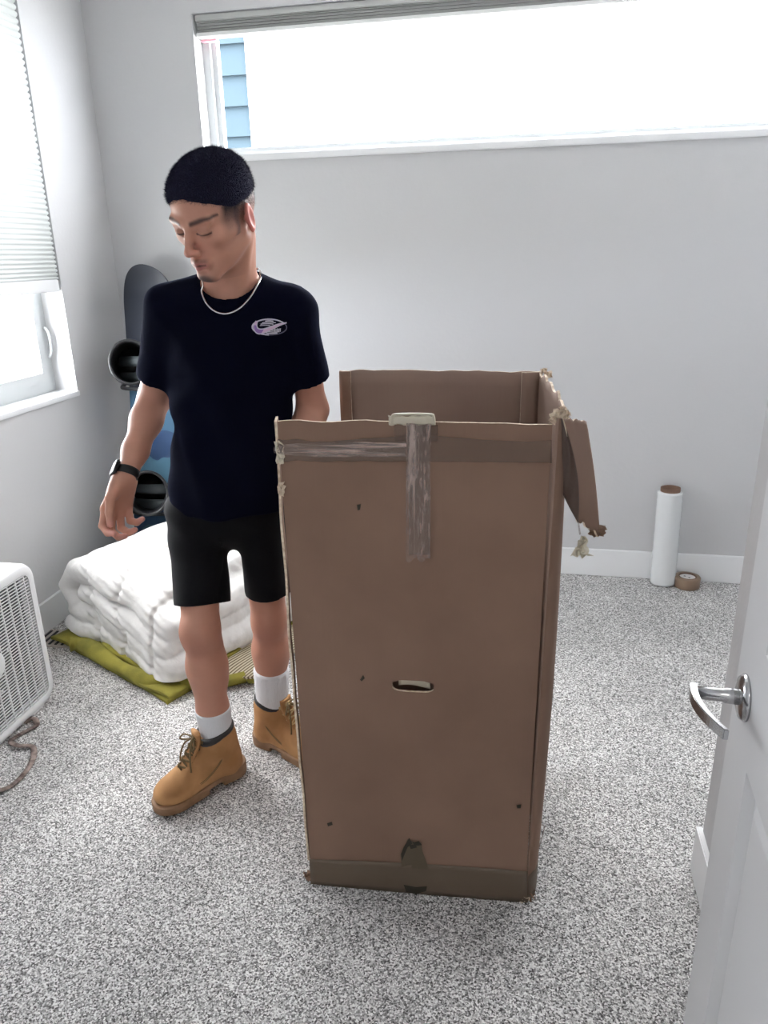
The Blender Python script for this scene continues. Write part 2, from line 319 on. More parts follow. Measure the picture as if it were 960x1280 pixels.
# ------------------------------------------------------------------ implicit surfaces
class Field:
    def __init__(s, lo, hi, h):
        s.h = h; s.lo = np.array(lo, float); s.n = np.ceil((np.array(hi) - s.lo) / h).astype(int) + 1
        s.V = np.full(s.n, 1.0, np.float32)
    def blk(s, lo, hi):
        a = np.clip(np.floor((np.array(lo) - s.lo) / s.h).astype(int), 0, s.n); b = np.clip(np.ceil((np.array(hi) - s.lo) / s.h).astype(int) + 1, 0, s.n)
        if (b <= a).any(): return None
        ax = [(s.lo[i] + s.h * np.arange(a[i], b[i])).astype(np.float32) for i in range(3)]
        return (slice(a[0], b[0]), slice(a[1], b[1]), slice(a[2], b[2])), ax[0][:, None, None], ax[1][None, :, None], ax[2][None, None, :]
    def op(s, fn, lo, hi, k=0.0, mode='u'):
        m_ = k + .012
        r = s.blk(np.array(lo) - m_, np.array(hi) + m_)
        if r is None: return
        sl, X, Y, Z = r; d = fn(X, Y, Z).astype(np.float32); v = s.V[sl]
        if mode == 'u':
            o = np.minimum(v, d)
            if k: h = np.maximum(k - np.abs(v - d), 0) / k; o = o - h * h * (k * .25)
        elif mode == 's':
            o = np.maximum(v, -d)
            if k: h = np.maximum(k - np.abs(v + d), 0) / k; o = o + h * h * (k * .25)
        else:
            o = np.maximum(v, d)
            if k: h = np.maximum(k - np.abs(v - d), 0) / k; o = o + h * h * (k * .25)
        s.V[sl] = o
    def rc(s, a, b, ra, rb, k=0.0, n=None, f=1.0, mode='u'):
        """tapered capsule; n,f: shrink its depth along n by 1/f"""
        a = np.array(a, float); b = np.array(b, float); R = max(ra, rb) * 1.02
        nn = None if n is None else np.array(n, float) / np.linalg.norm(n)
        def fn(X, Y, Z):
            x, y, z = X - a[0], Y - a[1], Z - a[2]; ab = b - a
            if nn is not None:
                q = (x * nn[0] + y * nn[1] + z * nn[2]) * (f - 1); x = x + q * nn[0]; y = y + q * nn[1]; z = z + q * nn[2]
                ab = ab + nn * (ab @ nn) * (f - 1)
            L2 = ab @ ab + 1e-12; t = np.clip((x * ab[0] + y * ab[1] + z * ab[2]) / L2, 0, 1)
            d = np.sqrt((x - t * ab[0]) ** 2 + (y - t * ab[1]) ** 2 + (z - t * ab[2]) ** 2) - (ra + (rb - ra) * t)
            return d
        s.op(fn, np.minimum(a, b) - R, np.maximum(a, b) + R, k, mode)
    def ell(s, c, r, k=0.0, rot=None, mode='u'):
        c = np.array(c, float); r = np.array(r, float); Rm = np.eye(3) if rot is None else np.array(rot); R = r.max() * 1.02
        def fn(X, Y, Z):
            x, y, z = X - c[0], Y - c[1], Z - c[2]; q = [(x * Rm[0, i] + y * Rm[1, i] + z * Rm[2, i]) for i in range(3)]
            k0 = np.sqrt(sum((q[i] / r[i]) ** 2 for i in range(3))); k1 = np.sqrt(sum((q[i] / r[i] ** 2) ** 2 for i in range(3))) + 1e-6
            return k0 * (k0 - 1) / k1
        s.op(fn, c - R, c + R, k, mode)
    def rbox(s, c, hs, r, k=0.0, rot=None, mode='u', warp=None):
        c = np.array(c, float); hs = np.array(hs, float); Rm = np.eye(3) if rot is None else np.array(rot); R = np.linalg.norm(hs) * 1.05
        def fn(X, Y, Z):
            x, y, z = X - c[0], Y - c[1], Z - c[2]; q = [(x * Rm[0, i] + y * Rm[1, i] + z * Rm[2, i]) for i in range(3)]
            if warp: q = warp(*q)
            d = [np.abs(q[i]) - hs[i] + r for i in range(3)]
            return np.sqrt(sum(np.maximum(e, 0) ** 2 for e in d)) + np.minimum(np.maximum(np.maximum(d[0], d[1]), d[2]), 0) - r
        s.op(fn, c - R, c + R, k, mode)
    def plane(s, p, n, k=0.0, lo=None, hi=None):
        """remove what lies on the +n side"""
        p = np.array(p, float); n = np.array(n, float); n = n / np.linalg.norm(n)
        lo = s.lo if lo is None else lo; hi = s.lo + s.h * s.n if hi is None else hi
        s.op(lambda X, Y, Z: (X - p[0]) * n[0] + (Y - p[1]) * n[1] + (Z - p[2]) * n[2], lo, hi, k, 'i')
    def mesh(s):
        V = s.V; neg = V < 0; n = s.n
        nc = n - 1; pos_sum = {}
        acc = []; quads = []
        for ax in range(3):
            sl0 = [slice(None)] * 3; sl1 = [slice(None)] * 3; sl0[ax] = slice(0, -1); sl1[ax] = slice(1, None)
            ch = neg[tuple(sl0)] != neg[tuple(sl1)]
            I = np.argwhere(ch); o1, o2 = [(1, 2), (2, 0), (0, 1)][ax]
            ok = (I[:, o1] > 0) & (I[:, o2] > 0) & (I[:, o1] < n[o1] - 1) & (I[:, o2] < n[o2] - 1); I = I[ok]
            J = I.copy(); J[:, ax] += 1
            a = V[I[:, 0], I[:, 1], I[:, 2]]; b = V[J[:, 0], J[:, 1], J[:, 2]]; t = a / (a - b)
            Pp = I.astype(float); Pp[:, ax] += t
            cells = []
            for (d1, d2) in ((-1, -1), (0, -1), (0, 0), (-1, 0)):
                C = I.copy(); C[:, o1] += d1; C[:, o2] += d2; cid = (C[:, 0] * n[1] + C[:, 1]) * n[2] + C[:, 2]; cells.append(cid); acc.append((cid, Pp))
            q = np.stack(cells, 1); flip = ~(a < 0); q[flip] = q[flip][:, ::-1]; quads.append(q)
        cid = np.concatenate([c for c, _ in acc]); pp = np.concatenate([p for _, p in acc])
        u, inv = np.unique(cid, return_inverse=True); inv = inv.ravel(); cnt = np.bincount(inv)
        pos = np.stack([np.bincount(inv, pp[:, i]) / cnt for i in range(3)], 1) * s.h + s.lo
        Q = np.searchsorted(u, np.concatenate(quads)); return pos, Q
def relax(pos, Q, it=2, w=.5):
    for _ in range(it):
        acc = np.zeros_like(pos); c = np.zeros(len(pos))
        for i in range(4):
            a, b = Q[:, i], Q[:, (i + 1) % 4]
            for j in range(3): acc[:, j] += np.bincount(a, pos[b, j], len(pos))
            c += np.bincount(a, minlength=len(pos))
        pos = pos * (1 - w) + w * acc / np.maximum(c, 1)[:, None]
    return pos
def fobj(name, F, m, parent=None, it=2, cols=None, xf=None, disp=None):
    pos, Q = F.mesh(); pos = relax(pos, Q, it)
    if disp is not None: pos = disp(pos)
    base = pos
    if xf is not None: pos = pos @ np.array(xf[0]).T + np.array(xf[1])
    me = bpy.data.meshes.new(name); me.vertices.add(len(pos)); me.vertices.foreach_set('co', pos.astype(np.float32).ravel())
    me.loops.add(Q.size); me.loops.foreach_set('vertex_index', Q.ravel().astype(np.int32)); me.polygons.add(len(Q))
    me.polygons.foreach_set('loop_start', np.arange(0, Q.size, 4, dtype=np.int32)); me.polygons.foreach_set('loop_total', np.full(len(Q), 4, np.int32))
    me.polygons.foreach_set('use_smooth', np.ones(len(Q), bool)); me.materials.append(m); me.update(calc_edges=True)
    if cols is not None:
        at = me.color_attributes.new('col', 'FLOAT_COLOR', 'POINT'); c = np.ones((len(pos), 4), np.float32); c[:, :3] = cols(base); at.data.foreach_set('color', c.ravel())
    return link(bpy.data.objects.new(name, me), parent)
def wob(p, sc, amp, seed=0):
    """smooth pseudo noise from sines, vectorised"""
    r = np.random.RandomState(seed); o = 0
    for i in range(6):
        d = r.randn(3); d /= np.linalg.norm(d); o = o + np.sin((p @ d) * sc * (.7 + .35 * i) + r.rand() * 6.28) / (1 + .35 * i)
    return o * amp / 2.2
exec_parts = []

# ================================================================== ROOM
XL, YB, ZC = -2.0, 3.46, 2.72
XS, YS = .463, 1.60          # entry wall corner
XR, YF = 1.75, .14
# windows: back opening
BX0, BX1, BZ0, BZ1 = -1.495, 1.60, 1.925, 2.485
LY0, LY1, LZ0, LZ1 = 1.70, 3.005, .945, 2.50
WT = .16
def room():
    bm = bmesh.new()
    box(bm, (XL - .5, YF - .12, -.15), (XR + .3, YB + WT, 0)); box(bm, (-.9, -1.7, -.15), (1.1, YF - .12, 0))
    o = bmobj('floor', bm, M['carpet']); struct(o)
    struct(boxobj('ceiling', (XL - .3, -1.8, ZC), (XR + .3, YB + WT, ZC + .1), M['ceil']))
    bm = bmesh.new()
    box(bm, (XL, YB, 0), (BX0, YB + WT, ZC)); box(bm, (BX1, YB, 0), (XR, YB + WT, ZC)); box(bm, (BX0, YB, 0), (BX1, YB + WT, BZ0)); box(bm, (BX0, YB, BZ1), (BX1, YB + WT, ZC))
    struct(bmobj('wall_back', bm, M['wall']))
    bm = bmesh.new()
    box(bm, (XL - WT, YF - .12, 0), (XL, LY0, ZC)); box(bm, (XL - WT, LY1, 0), (XL, YB + WT, ZC)); box(bm, (XL - WT, LY0, 0), (XL, LY1, LZ0)); box(bm, (XL - WT, LY0, LZ1), (XL, LY1, ZC))
    struct(bmobj('wall_left', bm, M['wall']))
    struct(boxobj('wall_right', (XR, YS - .5, 0), (XR + .12, YB + WT, ZC), M['wall']))
    bm = bmesh.new(); box(bm, (XS, YF, 0), (XS + .12, YS, ZC)); box(bm, (XS + .12, YS - .12, 0), (XR, YS, ZC)); struct(bmobj('wall_entry', bm, M['wall']))
    bm = bmesh.new(); box(bm, (XL, YF - .12, 0), (-.52, YF, ZC)); box(bm, (.29, YF - .12, 0), (XS + .12, YF, ZC)); box(bm, (-.52, YF - .12, 2.05), (.29, YF, ZC)); struct(bmobj('wall_front', bm, M['wall']))
    bm = bmesh.new(); box(bm, (-.95, -1.75, 0), (-.85, YF - .12, ZC)); box(bm, (1.0, -1.75, 0), (1.1, YF - .12, ZC)); box(bm, (-.85, -1.75, 0), (1.0, -1.65, ZC)); struct(bmobj('wall_hall', bm, M['wall']))
    # baseboards
    H, T = .137, .014
    def bb(name, lo, hi): struct(boxobj(name, lo, hi, M['trim'], None, .003))
    bb('baseboard_back', (XL + T, YB - T, 0), (XR, YB, H))
    bb('baseboard_left', (XL, YF, 0), (XL + T, YB, H))
    bb('baseboard_right', (XR - T, YS + T, 0), (XR, YB - T, H))
    bb('baseboard_entry', (XS - T, YF + .9, 0), (XS, YS + T, H)); bb('baseboard_entry', (XS, YS, 0), (XR - T, YS + T, H))
    bb('baseboard_front', (XL + T, YF, 0), (-.60, YF + T, H))
    # door casing
    bm = bmesh.new(); box(bm, (-.60, YF, 0), (-.52, YF + .018, 2.13)); box(bm, (.29, YF, 0), (.36, YF + .018, 2.13)); box(bm, (-.52, YF, 2.05), (.29, YF + .018, 2.13)); struct(bmobj('trim_1', bm, M['trim']))
    # ---- back window
    y0 = YB + .085
    w = bpy.data.objects.new('window_1', None); COL.objects.link(w); struct(w)
    bm = bmesh.new(); f = .028
    box(bm, (BX0, y0, BZ0), (BX0 + .038, y0 + .07, BZ1)); box(bm, (BX1 - .06, y0, BZ0), (BX1, y0 + .07, BZ1)); box(bm, (BX0 + .038, y0, BZ0), (BX1 - .06, y0 + .07, BZ0 + f)); box(bm, (BX0 + .038, y0, BZ1 - .05), (BX1 - .06, y0 + .07, BZ1))
    bmobj('window_frame', bm, M['vinyl'], w)
    bm = bmesh.new(); box(bm, (BX0 + .038, y0 + .02, BZ0 + f), (BX0 + .062, y0 + .055, BZ1 - .05)); box(bm, (BX0 + .062, y0 + .02, BZ0 + f), (BX1 - .06, y0 + .055, BZ0 + f + .018)); bmobj('sash', bm, M['vinyl'], w)
    boxobj('glass_pane', (BX0 + .06, y0 + .035, BZ0 + f), (BX1 - .06, y0 + .039, BZ1 - .05), M['glass'], w)
    bm = bmesh.new(); T2 = .004
    box(bm, (BX0 - .001, YB - .001, BZ0 + .0045), (BX0 + T2, y0 - .0005, BZ1 - T2)); box(bm, (BX1 - T2, YB - .001, BZ0 + .0045), (BX1 + .001, y0 - .0005, BZ1 - T2)); box(bm, (BX0, YB - .001, BZ1 - T2), (BX1, y0 - .0005, BZ1 + .001)); bmobj('window_reveal', bm, M['reveal'], w)
    boxobj('window_sill', (BX0 - .0, YB - .012, BZ0 - .022), (BX1 + .0, y0 - .0005, BZ0 + .004), M['trim'], w, .003)
    # rolled up shade
    r = thing('window_shade', 'grey cellular shade drawn right up under the top of the wide back window', 'blind', ((BX0 + BX1) / 2, YB + .04, BZ1 - .01)); hw = (BX1 - BX0) / 2 - .012
    boxobj('head_rail', (-hw, -.03, -.022), (hw, .028, .004), mat('shade_rail', (.42, .43, .42), .5), r, .003)
    bm = bmesh.new(); n = 7
    for i in range(n): box(bm, (-hw + .004, -.026 + .003 * (i % 2), -.023 - (i + 1) * .0055), (hw - .004, .024 - .003 * (i % 2), -.023 - i * .0055 - .001))
    bmobj('pleat_stack', bm, M['shade_dark'], r); boxobj('bottom_rail', (-hw, -.028, -.078), (hw, .026, -.0625), mat('shade_rail_low', (.72, .73, .72), .4), r, .002)
    k = boxobj('masking_tape_strip', (BX0 + .012, YB + .056, BZ1 - .096), (BX0 + .085, YB + .085, BZ1 - .090), M['pink'], w)
    # ---- left window
    w = bpy.data.objects.new('window_2', None); COL.objects.link(w); struct(w)
    x0 = XL - .105
    bm = bmesh.new(); f = .055
    box(bm, (x0 - .05, LY1 - f, LZ0), (x0, LY1, LZ1)); box(bm, (x0 - .05, LY0, LZ0), (x0, LY0 + f, LZ1)); box(bm, (x0 - .05, LY0 + f, LZ0), (x0, LY1 - f, LZ0 + f)); box(bm, (x0 - .05, LY0 + f, LZ1 - f), (x0, LY1 - f, LZ1))
    bmobj('window_frame', bm, M['vinyl'], w)
    bm = bmesh.new(); g = .04
    box(bm, (x0 - .03, LY1 - f - g, LZ0 + f), (x0 + .012, LY1 - f, LZ1 - f)); box(bm, (x0 - .03, LY0 + f + g, LZ0 + f), (x0 + .012, LY1 - f - g, LZ0 + f + g)); box(bm, (x0 - .03, LY0 + f, LZ0 + f), (x0 + .012, LY0 + f + g, LZ1 - f))
    bmobj('sash', bm, M['vinyl'], w)
    boxobj('glass_pane', (x0 - .02, LY0 + f, LZ0 + f), (x0 - .016, LY1 - f, LZ1 - f), M['glass'], w)
    tube('sash_lock', spline([(x0 + .012, LY1 - .035, 1.23), (x0 + .03, LY1 - .035, 1.20), (x0 + .028, LY1 - .033, 1.13), (x0 + .012, LY1 - .033, 1.10)], 5), .006, M['vinyl'], w)
    boxobj('window_sill', (x0 + .0005, LY0, LZ0 - .018), (XL + .010, LY1, LZ0 + .006), M['trim'], w, .003)
    bm = bmesh.new(); box(bm, (x0 + .0005, LY1 - T2, LZ0 + .0065), (XL + .001, LY1 + .001, LZ1 - T2)); box(bm, (x0 + .0005, LY0, LZ1 - T2), (XL + .001, LY1, LZ1 + .001)); box(bm, (x0 + .0005, LY0 - .001, LZ0 + .0065), (XL + .001, LY0 + T2, LZ1 - T2)); bmobj('window_reveal', bm, M['reveal'], w)
    # half lowered pleated shade
    s = thing('window_shade', 'white cellular shade half lowered over the left window', 'blind', (XL - .028, (LY0 + LY1) / 2, 1.38)); hw = (LY1 - LY0) / 2 - .012
    V, F = [], []; z0, z1 = .045, 1.10; npl = 50
    prof = []
    for i in range(npl * 4 + 1):
        t = i / (npl * 4); z = z0 + (z1 - z0) * (t ** 1.12); prof.append((.018 + .010 * abs(math.sin(PI * i / 4)) ** .8, z))
    for sgn in (1, -1):
        for y in (-hw, hw):
            for x, z in prof: V.append((sgn * x, y, z))
    n = len(prof)
    for q in (0, 2):
        for i in range(n - 1):
            a, b, c, d = q * n + i, q * n + i + 1, (q + 1) * n + i + 1, (q + 1) * n + i; F.append((a, b, c, d) if q else (a, d, c, b))
    for i in range(n - 1):
        F.append((i, i + 1, 2 * n + i + 1, 2 * n + i)); F.append((n + i, 3 * n + i, 3 * n + i + 1, n + i + 1))
    meshobj('pleated_fabric', V, F, M['shade'], s, True); boxobj('bottom_rail', (-.026, -hw, -.004), (.026, hw, .046), M['trim'], s, .004)
    boxobj('head_rail', (-.026, -hw, 1.085), (.026, hw, 1.115), M['trim'], s, .003)
    # flush ceiling lamp body for the added fill light, out of frame
    for (x, y, nm, lb) in ((-.15, -.75, 'added_fill_lamp', 'round flush ceiling lamp added in the hall as fill light'),):
        t = thing(nm, lb, 'lamp', (x, y, ZC)); lathe('fill_lamp_base', [(.001, 0), (.19, 0), (.19, -.02), (.001, -.02)], M['trim'], t); lathe('fill_lamp_diffuser', [(.18, -.02), (.17, -.05), (.12, -.065), (.001, -.07)], M['lamp'], t)
room()

def outside():
    o = boxobj('ground', (-40, -30, -3.3), (40, 40, -3.2), M['ground']); struct(o)
    t = thing('neighbouring_house', 'pale blue lap sided house wall seen through the back window at upper left', 'building', (0, 0, 0))
    y = 7.0; xr = P(315, 120, y).x; zt = P(290, 10, y).z + .8
    zs = [P(290, q, y).z for q in (94, 133, 171)]; h = (zs[0] - zs[2]) / 2; z = zs[0] + 6 * h; xl = P(180, 120, y).x - 1.0
    boxobj('wall_sheathing', (xl, y + .06, -3.2), (xr - .02, y + 3, z), mat('sheathing', (.3, .35, .4)), t)
    me = None
    bm = bmesh.new(); vs_ = box(bm, (xl, 0, -h), (xr, .045, 0))
    for v in vs_:
        if v.co.z > -.001 and v.co.y < .01: v.co.y = .035
    proto = bmobj('siding_board', bm, M['siding'], t); proto.location = (0, y, z); k = 1
    while z - k * h > -3.2: c = proto.copy(); link(c, t); c.location = (0, y, z - k * h); k += 1
    boxobj('corner_board', (xr - .03, y - .012, -3.2), (xr + .03, y + 3, z), M['trim'], t)
outside()

# ================================================================== DOOR
def door():
    a = math.radians(3.0); ux, uy = math.sin(a), math.cos(a)
    # latch edge on the ray of azimuth .3032
    tE = .3032; y = (.3034 - tE * .95) / 1; 
    # face line through (.3034,.95) with direction (ux,uy): solve x = tE*y at the latch edge
    s = (tE * .95 - .3034) / (ux - tE * uy) if abs(ux - tE * uy) > 1e-6 else 0
    s = s + .0
    # rosette sits .066 m from that edge
    E = Vector((.3034 + ux * .0, .95, 0)); R0 = Vector((.3034, .95, .919))
    # move the door so that both constraints hold: edge = R0 + u*.062
    ed = Vector((R0.x + ux * .060, R0.y + uy * .060, 0))
    d = bpy.data.objects.new('door_1', None); COL.objects.link(d); struct(d); d.location = (ed.x, ed.y, .012); d.rotation_euler = (0, 0, -a)
    w, h, t = .76, 2.02, .035   # local: latch edge at y=0, hinge at y=-w, visible face at x=0, depth +x
    st, rec, slope = .118, .014, .024
    bm = bmesh.new()
    def ring(z0, z1, y0, y1):   # raised stile/rail face pieces around recess
        pass
    zr = [(0, .235), (.83, 1.005), (1.90, h)]   # rails
    yo = [-w, 0]; yi = [-w + st, -st]
    box(bm, (0, -w, 0), (t, yi[0], h)); box(bm, (0, yi[1], 0), (t, 0, h))
    for z0, z1 in zr: box(bm, (0, yi[0], z0), (t, yi[1], z1))
    bmobj('stiles_and_rails', bm, M['door'], d)
    for z0, z1 in ((.235, .83), (1.005, 1.90)):
        bm = bmesh.new()
        for x0, sg in ((0, 1), (t, -1)):
            o = [(x0, yi[0], z0), (x0, yi[1], z0), (x0, yi[1], z1), (x0, yi[0], z1)]; i_ = [(x0 + sg * rec, yi[0] + slope, z0 + slope), (x0 + sg * rec, yi[1] - slope, z0 + slope), (x0 + sg * rec, yi[1] - slope, z1 - slope), (x0 + sg * rec, yi[0] + slope, z1 - slope)]
            def loop(off, dep): return [bm.verts.new((x0 + sg * dep, yi[0] + off, z0 + off)), bm.verts.new((x0 + sg * dep, yi[1] - off, z0 + off)), bm.verts.new((x0 + sg * dep, yi[1] - off, z1 - off)), bm.verts.new((x0 + sg * dep, yi[0] + off, z1 - off))]
            loops = [loop(0, 0), loop(.012, .0135), loop(.016, .0140), loop(.022, .0140), loop(.038, .0065), loop(.042, .006)]
            for A_, B_ in zip(loops, loops[1:]):
                for k in range(4): bm.faces.new((A_[k], A_[(k + 1) % 4], B_[(k + 1) % 4], B_[k]))
            bm.faces.new(loops[-1])
        bmobj('door_panel', bm, M['door'], d)
    # handle: rosette, neck, flat curved lever towards the hinge
    ros = lathe('rosette', [(.0, .010), (.020, .010), (.029, .0075), (.0325, .003), (.0325, 0), (0, 0)], M['nickel'], d, 48)
    ros.location = (0, -.060, .907); ros.rotation_euler = (0, -PI/2, 0)
    hd = bpy.data.objects.new('door_handle', None)
    V, F = tube_data([(0, -.06, .907), (-.026, -.06, .907), (-.030, -.06, .907), (-.062, -.06, .907)], [.0115, .0105, .009, .009], 20)
    hd = meshobj('door_handle', V, F, M['nickel'], d, True)
    # lever: curved flat bar, in plan going from neck end back towards the hinge and the door
    bm = bmesh.new(); n = 18; prev = None
    for k in range(n + 1):
        q = k / n; y = -.050 - .104 * q; x = -.066 + .026 * q ** 1.9 - .004 * math.sin(PI * q); hh = .0095 - .0015 * q; tt = .0048 - .0012 * q
        cur = [bm.verts.new(p) for p in ((x - tt, y, .907 - hh), (x + tt, y, .907 - hh), (x + tt, y, .907 + hh), (x - tt, y, .907 + hh))]
        if prev:
            for j in range(4): bm.faces.new((prev[j], prev[(j + 1) % 4], cur[(j + 1) % 4], cur[j]))
        else: bm.faces.new(cur)
        prev = cur
    bm.faces.new(prev); bmesh.ops.recalc_face_normals(bm, faces=bm.faces)
    bmesh.ops.bevel(bm, geom=[e for e in bm.edges if len(e.link_faces) == 2 and e.calc_face_angle(0) > .6], offset=.0012, segments=2, affect='EDGES')
    bmobj('lever', bm, M['nickel'], hd)
    bm = bmesh.new(); box(bm, (.006, -.0005, .85), (.029, .0012, .965)); bmobj('latch_plate', bm, M['nickel'], d)
    for z in (.25, 1.75):
        tube('hinge', [(-.004, -w, z), (-.004, -w, z + .09)], .006, M['nickel'], d, 10)
door()

# ================================================================== WARDROBE BOX
def wardrobe_box():
    A0, B0 = Vector((-.491, 1.399, 0)), Vector((.037, 1.435, 0))     # front bottom corners
    A1, B1 = Vector((-.499, 1.401, 1.186)), Vector((.041, 1.434, 1.184))
    C0, D0 = Vector((.020, 1.985, 0)), Vector((-.510, 1.95, 0)); C1, D1 = Vector((.020, 2.02, 1.198)), Vector((-.518, 1.985, 1.203))
    base = Vector((-.24, 1.69, 0))
    t = thing('wardrobe_box', 'tall open brown cardboard wardrobe box patched with tape on the carpet', 'box', base)
    th = .006
    q = lambda p: p - base
    def wall(a0, b0, a1, b1, bow=0, sag=None, z1=1.0):
        nrm = (b0 - a0).cross(Vector((0, 0, 1))).normalized()
        def fn(u, v):
            p = (a0.lerp(b0, u)).lerp(a1.lerp(b1, u), v * z1) + nrm * bow * math.sin(PI * u) * (.35 + .65 * math.sin(PI * v))
            if sag: p = p + sag(u, v)
            return q(p)
        return fn
    cm = [M['card'], M['card_in'], M['card_edge']]
    hv = noise.noise
    def edgew(u, v, s=9., a=.003, off=0): return Vector((0, 0, a * hv(Vector((u * s, off, 0))) * (v ** 20)))
    # front panel with a hand hole: four strips meeting around the hole
    fw = wall(A0, B0, A1, B1, .006, lambda u, v: edgew(u, v, 8, .005, 1.1) + Vector((0, 0, .004 * math.sin(PI * u) * v ** 8)))
    # hole centre px (517,856)
    hc = P(517, 856, 1.417); hu = (hc.x - A0.x) / (B0.x - A0.x); hv0 = hc.z / 1.186; hw_, hh_ = .0265 / .53 * 1.75, .0085 / 1.186 * 1.7
    nu, nv = 48, 80
    us = sorted(set([i / 24 for i in range(25)] + [hu - hw_ * math.cos(PI * k / 12) for k in range(13)])); vs2 = [i / 30 for i in range(31)]
    V, F, fm = [], [], []
    # grid around the hole by building a ring of stretched quads
    cell_u = [u for u in us if u <= hu - hw_ - 1e-6 or u >= hu + hw_ + 1e-6 or True]
    lo_v, hi_v = hv0 - hh_ * 1.6, hv0 + hh_ * 1.6
    rows = [i / 26 * lo_v for i in range(27)]; rows2 = [hi_v + (1 - hi_v) * i / 12 for i in range(13)]
    def prof(u):
        d = (u - hu) / hw_
        return hh_ * (max(0, 1 - abs(d) ** 5)) ** .4 if abs(d) < 1 else 0
    def sheet(us, lowf, highf, n, name_ix):
        P0 = [[(u, lowf(u) + (highf(u) - lowf(u)) * j / n) for j in range(n + 1)] for u in us]
        for s_ in (0, 1):
            base_i = len(V)
            for col in P0:
                for (u, v) in col:
                    p = fw(u, v); V.append(p + (Vector((0, 1, 0)) * th * s_))
            for i in range(len(us) - 1):
                for j in range(n):
                    a = base_i + i * (n + 1) + j; f = (a, a + n + 1, a + n + 2, a + 1); F.append(f if s_ == 0 else f[::-1]); fm.append(s_)
        N_ = len(us) * (n + 1); b0 = len(V) - 2 * N_
        for i in range(len(us) - 1):
            for j in (0, n):
                a, b = b0 + i * (n + 1) + j, b0 + (i + 1) * (n + 1) + j; F.append((a, b, b + N_, a + N_)); fm.append(2)
        for i in (0, len(us) - 1):
            for j in range(n):
                a, b = b0 + i * (n + 1) + j, b0 + i * (n + 1) + j + 1; F.append((a, b, b + N_, a + N_)); fm.append(2)
    sheet(us, lambda u: 0, lambda u: hv0 - prof(u), 26, 0); 
    sheet(us, lambda u: hv0 + prof(u) + (1e-5 if prof(u) == 0 else 0), lambda u: 1, 22, 1)
    fp = meshobj('front_panel', V, F, None, t, False, cm, fm)
    bm = bmesh.new(); bm.from_mesh(fp.data); bmesh.ops.remove_doubles(bm, verts=bm.verts, dist=2e-5)
    bad = [f for f in bm.faces if f.material_index == 2 and abs(f.calc_center_median().z - hc.z) < .001 and abs(f.calc_center_median().x - q(hc).x) > hw_ * .54]
    bmesh.ops.delete(bm, geom=bad, context='FACES_ONLY'); bmesh.ops.recalc_face_normals(bm, faces=bm.faces); bm.to_mesh(fp.data); bm.free()
    # pale tape stretched inside the hole
    hx = q(hc); panel('hand_hole_tape', lambda u, v: (hx.x - .036 + .072 * u, hx.y + .012 + .008 * v * math.sin(5 * u), hx.z - .012 + .02 * v + .004 * math.sin(4 * u)), 10, 4, .0006, M['tape_white'], t)
    panel('back_panel', wall(C0, D0, C1, D1, .004, lambda u, v: edgew(u, v, 11, .006, 3.3)), 40, 30, th, None, t, cm)
    # right side bows outward, its front edge standing a little proud of the front panel
    off = Vector((.004, .003, 0))
    def sagr(u, v): return edgew(u, v, 14, .02, 5.5) + Vector((0, 0, -.012 * math.sin(PI * min(1, u * 3)) * v ** 12)) + Vector((.038 * math.sin(PI * u ** .55) ** .8 * (.75 + .25 * math.sin(PI * v)), 0, 0))
    panel('side_panel', wall(B0 + off, C0, B1 + off + Vector((.008, .006, 0)), C1, .0, sagr), 30, 50, th, None, t, cm + [M['card_in']])
    D1l = D0.lerp(D1, 1); 
    panel('side_panel', wall(D0, A0 + Vector((0, .007, 0)), D1, A1 + Vector((0, .007, 0)), .0, lambda u, v: edgew(u, v, 9, .01, 7.5), .74), 20, 20, th, None, t, cm)
    # left front corner: narrow glue flap standing the full height
    panel('corner_flap', lambda u, v: q(A0.lerp(A1, .06 + .94 * v) + Vector((-.003 - .005 * math.sin(PI * v) - .006 * u + .003 * hv(Vector((0, v * 8, 0))), .004 + .028 * u, .004 * u))), 3, 40, .005, None, t, [M['card'], M['card'], M['card_edge']])
    panel('back_corner_flap', lambda u, v: q(D0.lerp(D1, .5 + .5 * v) + Vector((.002 + .032 * u, -.014 - .006 * math.sin(9 * v), -.002))), 3, 16, .004, None, t, cm)
    panel('bottom_panel', lambda u, v: q(A0.lerp(B0, u).lerp(D0.lerp(C0, u), v) + Vector((0, .006, .008))), 6, 6, .005, None, t, cm)
    # inner crease flap right of the back panel
    panel('back_corner_flap', lambda u, v: q(C0.lerp(C1, .45 + .55 * v) + Vector((-.004 - .045 * u, -.010 - .012 * u, 0))), 3, 16, .004, None, t, cm)
    # torn top flap hanging outside on the right
    tl, tr = P(704, 521, 1.45), P(733, 527, 1.53); bl, br = P(722, 651, 1.475), P(750, 669, 1.545)
    def flap(u, v):
        p = (tl.lerp(tr, u)).lerp(bl.lerp(br, u), 1 - v) if False else (bl.lerp(br, u)).lerp(tl.lerp(tr, u), v)
        return q(p + Vector((.010 * math.sin(PI * v) * (1 - .6 * u), 0, .010 * hv(Vector((u * 6, v * 2, 4.)))* (1 if v > .9 or v < .1 else .2))))
    fo = panel('hanging_flap', flap, 14, 24, .005, None, t, [M['card'], M['card'], M['card_edge']])
    a_, b_, c_ = P(697, 522, 1.45), P(697, 604, 1.48), P(723, 652, 1.462)
    def film(u, v):
        top = P(699, 523, 1.448).lerp(P(704, 523, 1.452), u); bot = P(696, 604, 1.475).lerp(P(723, 655, 1.462), u)
        return q(top.lerp(bot, v) + Vector((.012 * math.sin(PI * v) * u, .003 * math.sin(9 * u + 5 * v), 0)))
    panel('torn_tape_film', film, 12, 16, .0006, tape('torn_brown_tape', (.10, .065, .05), .93, .35, 40, .8), t)
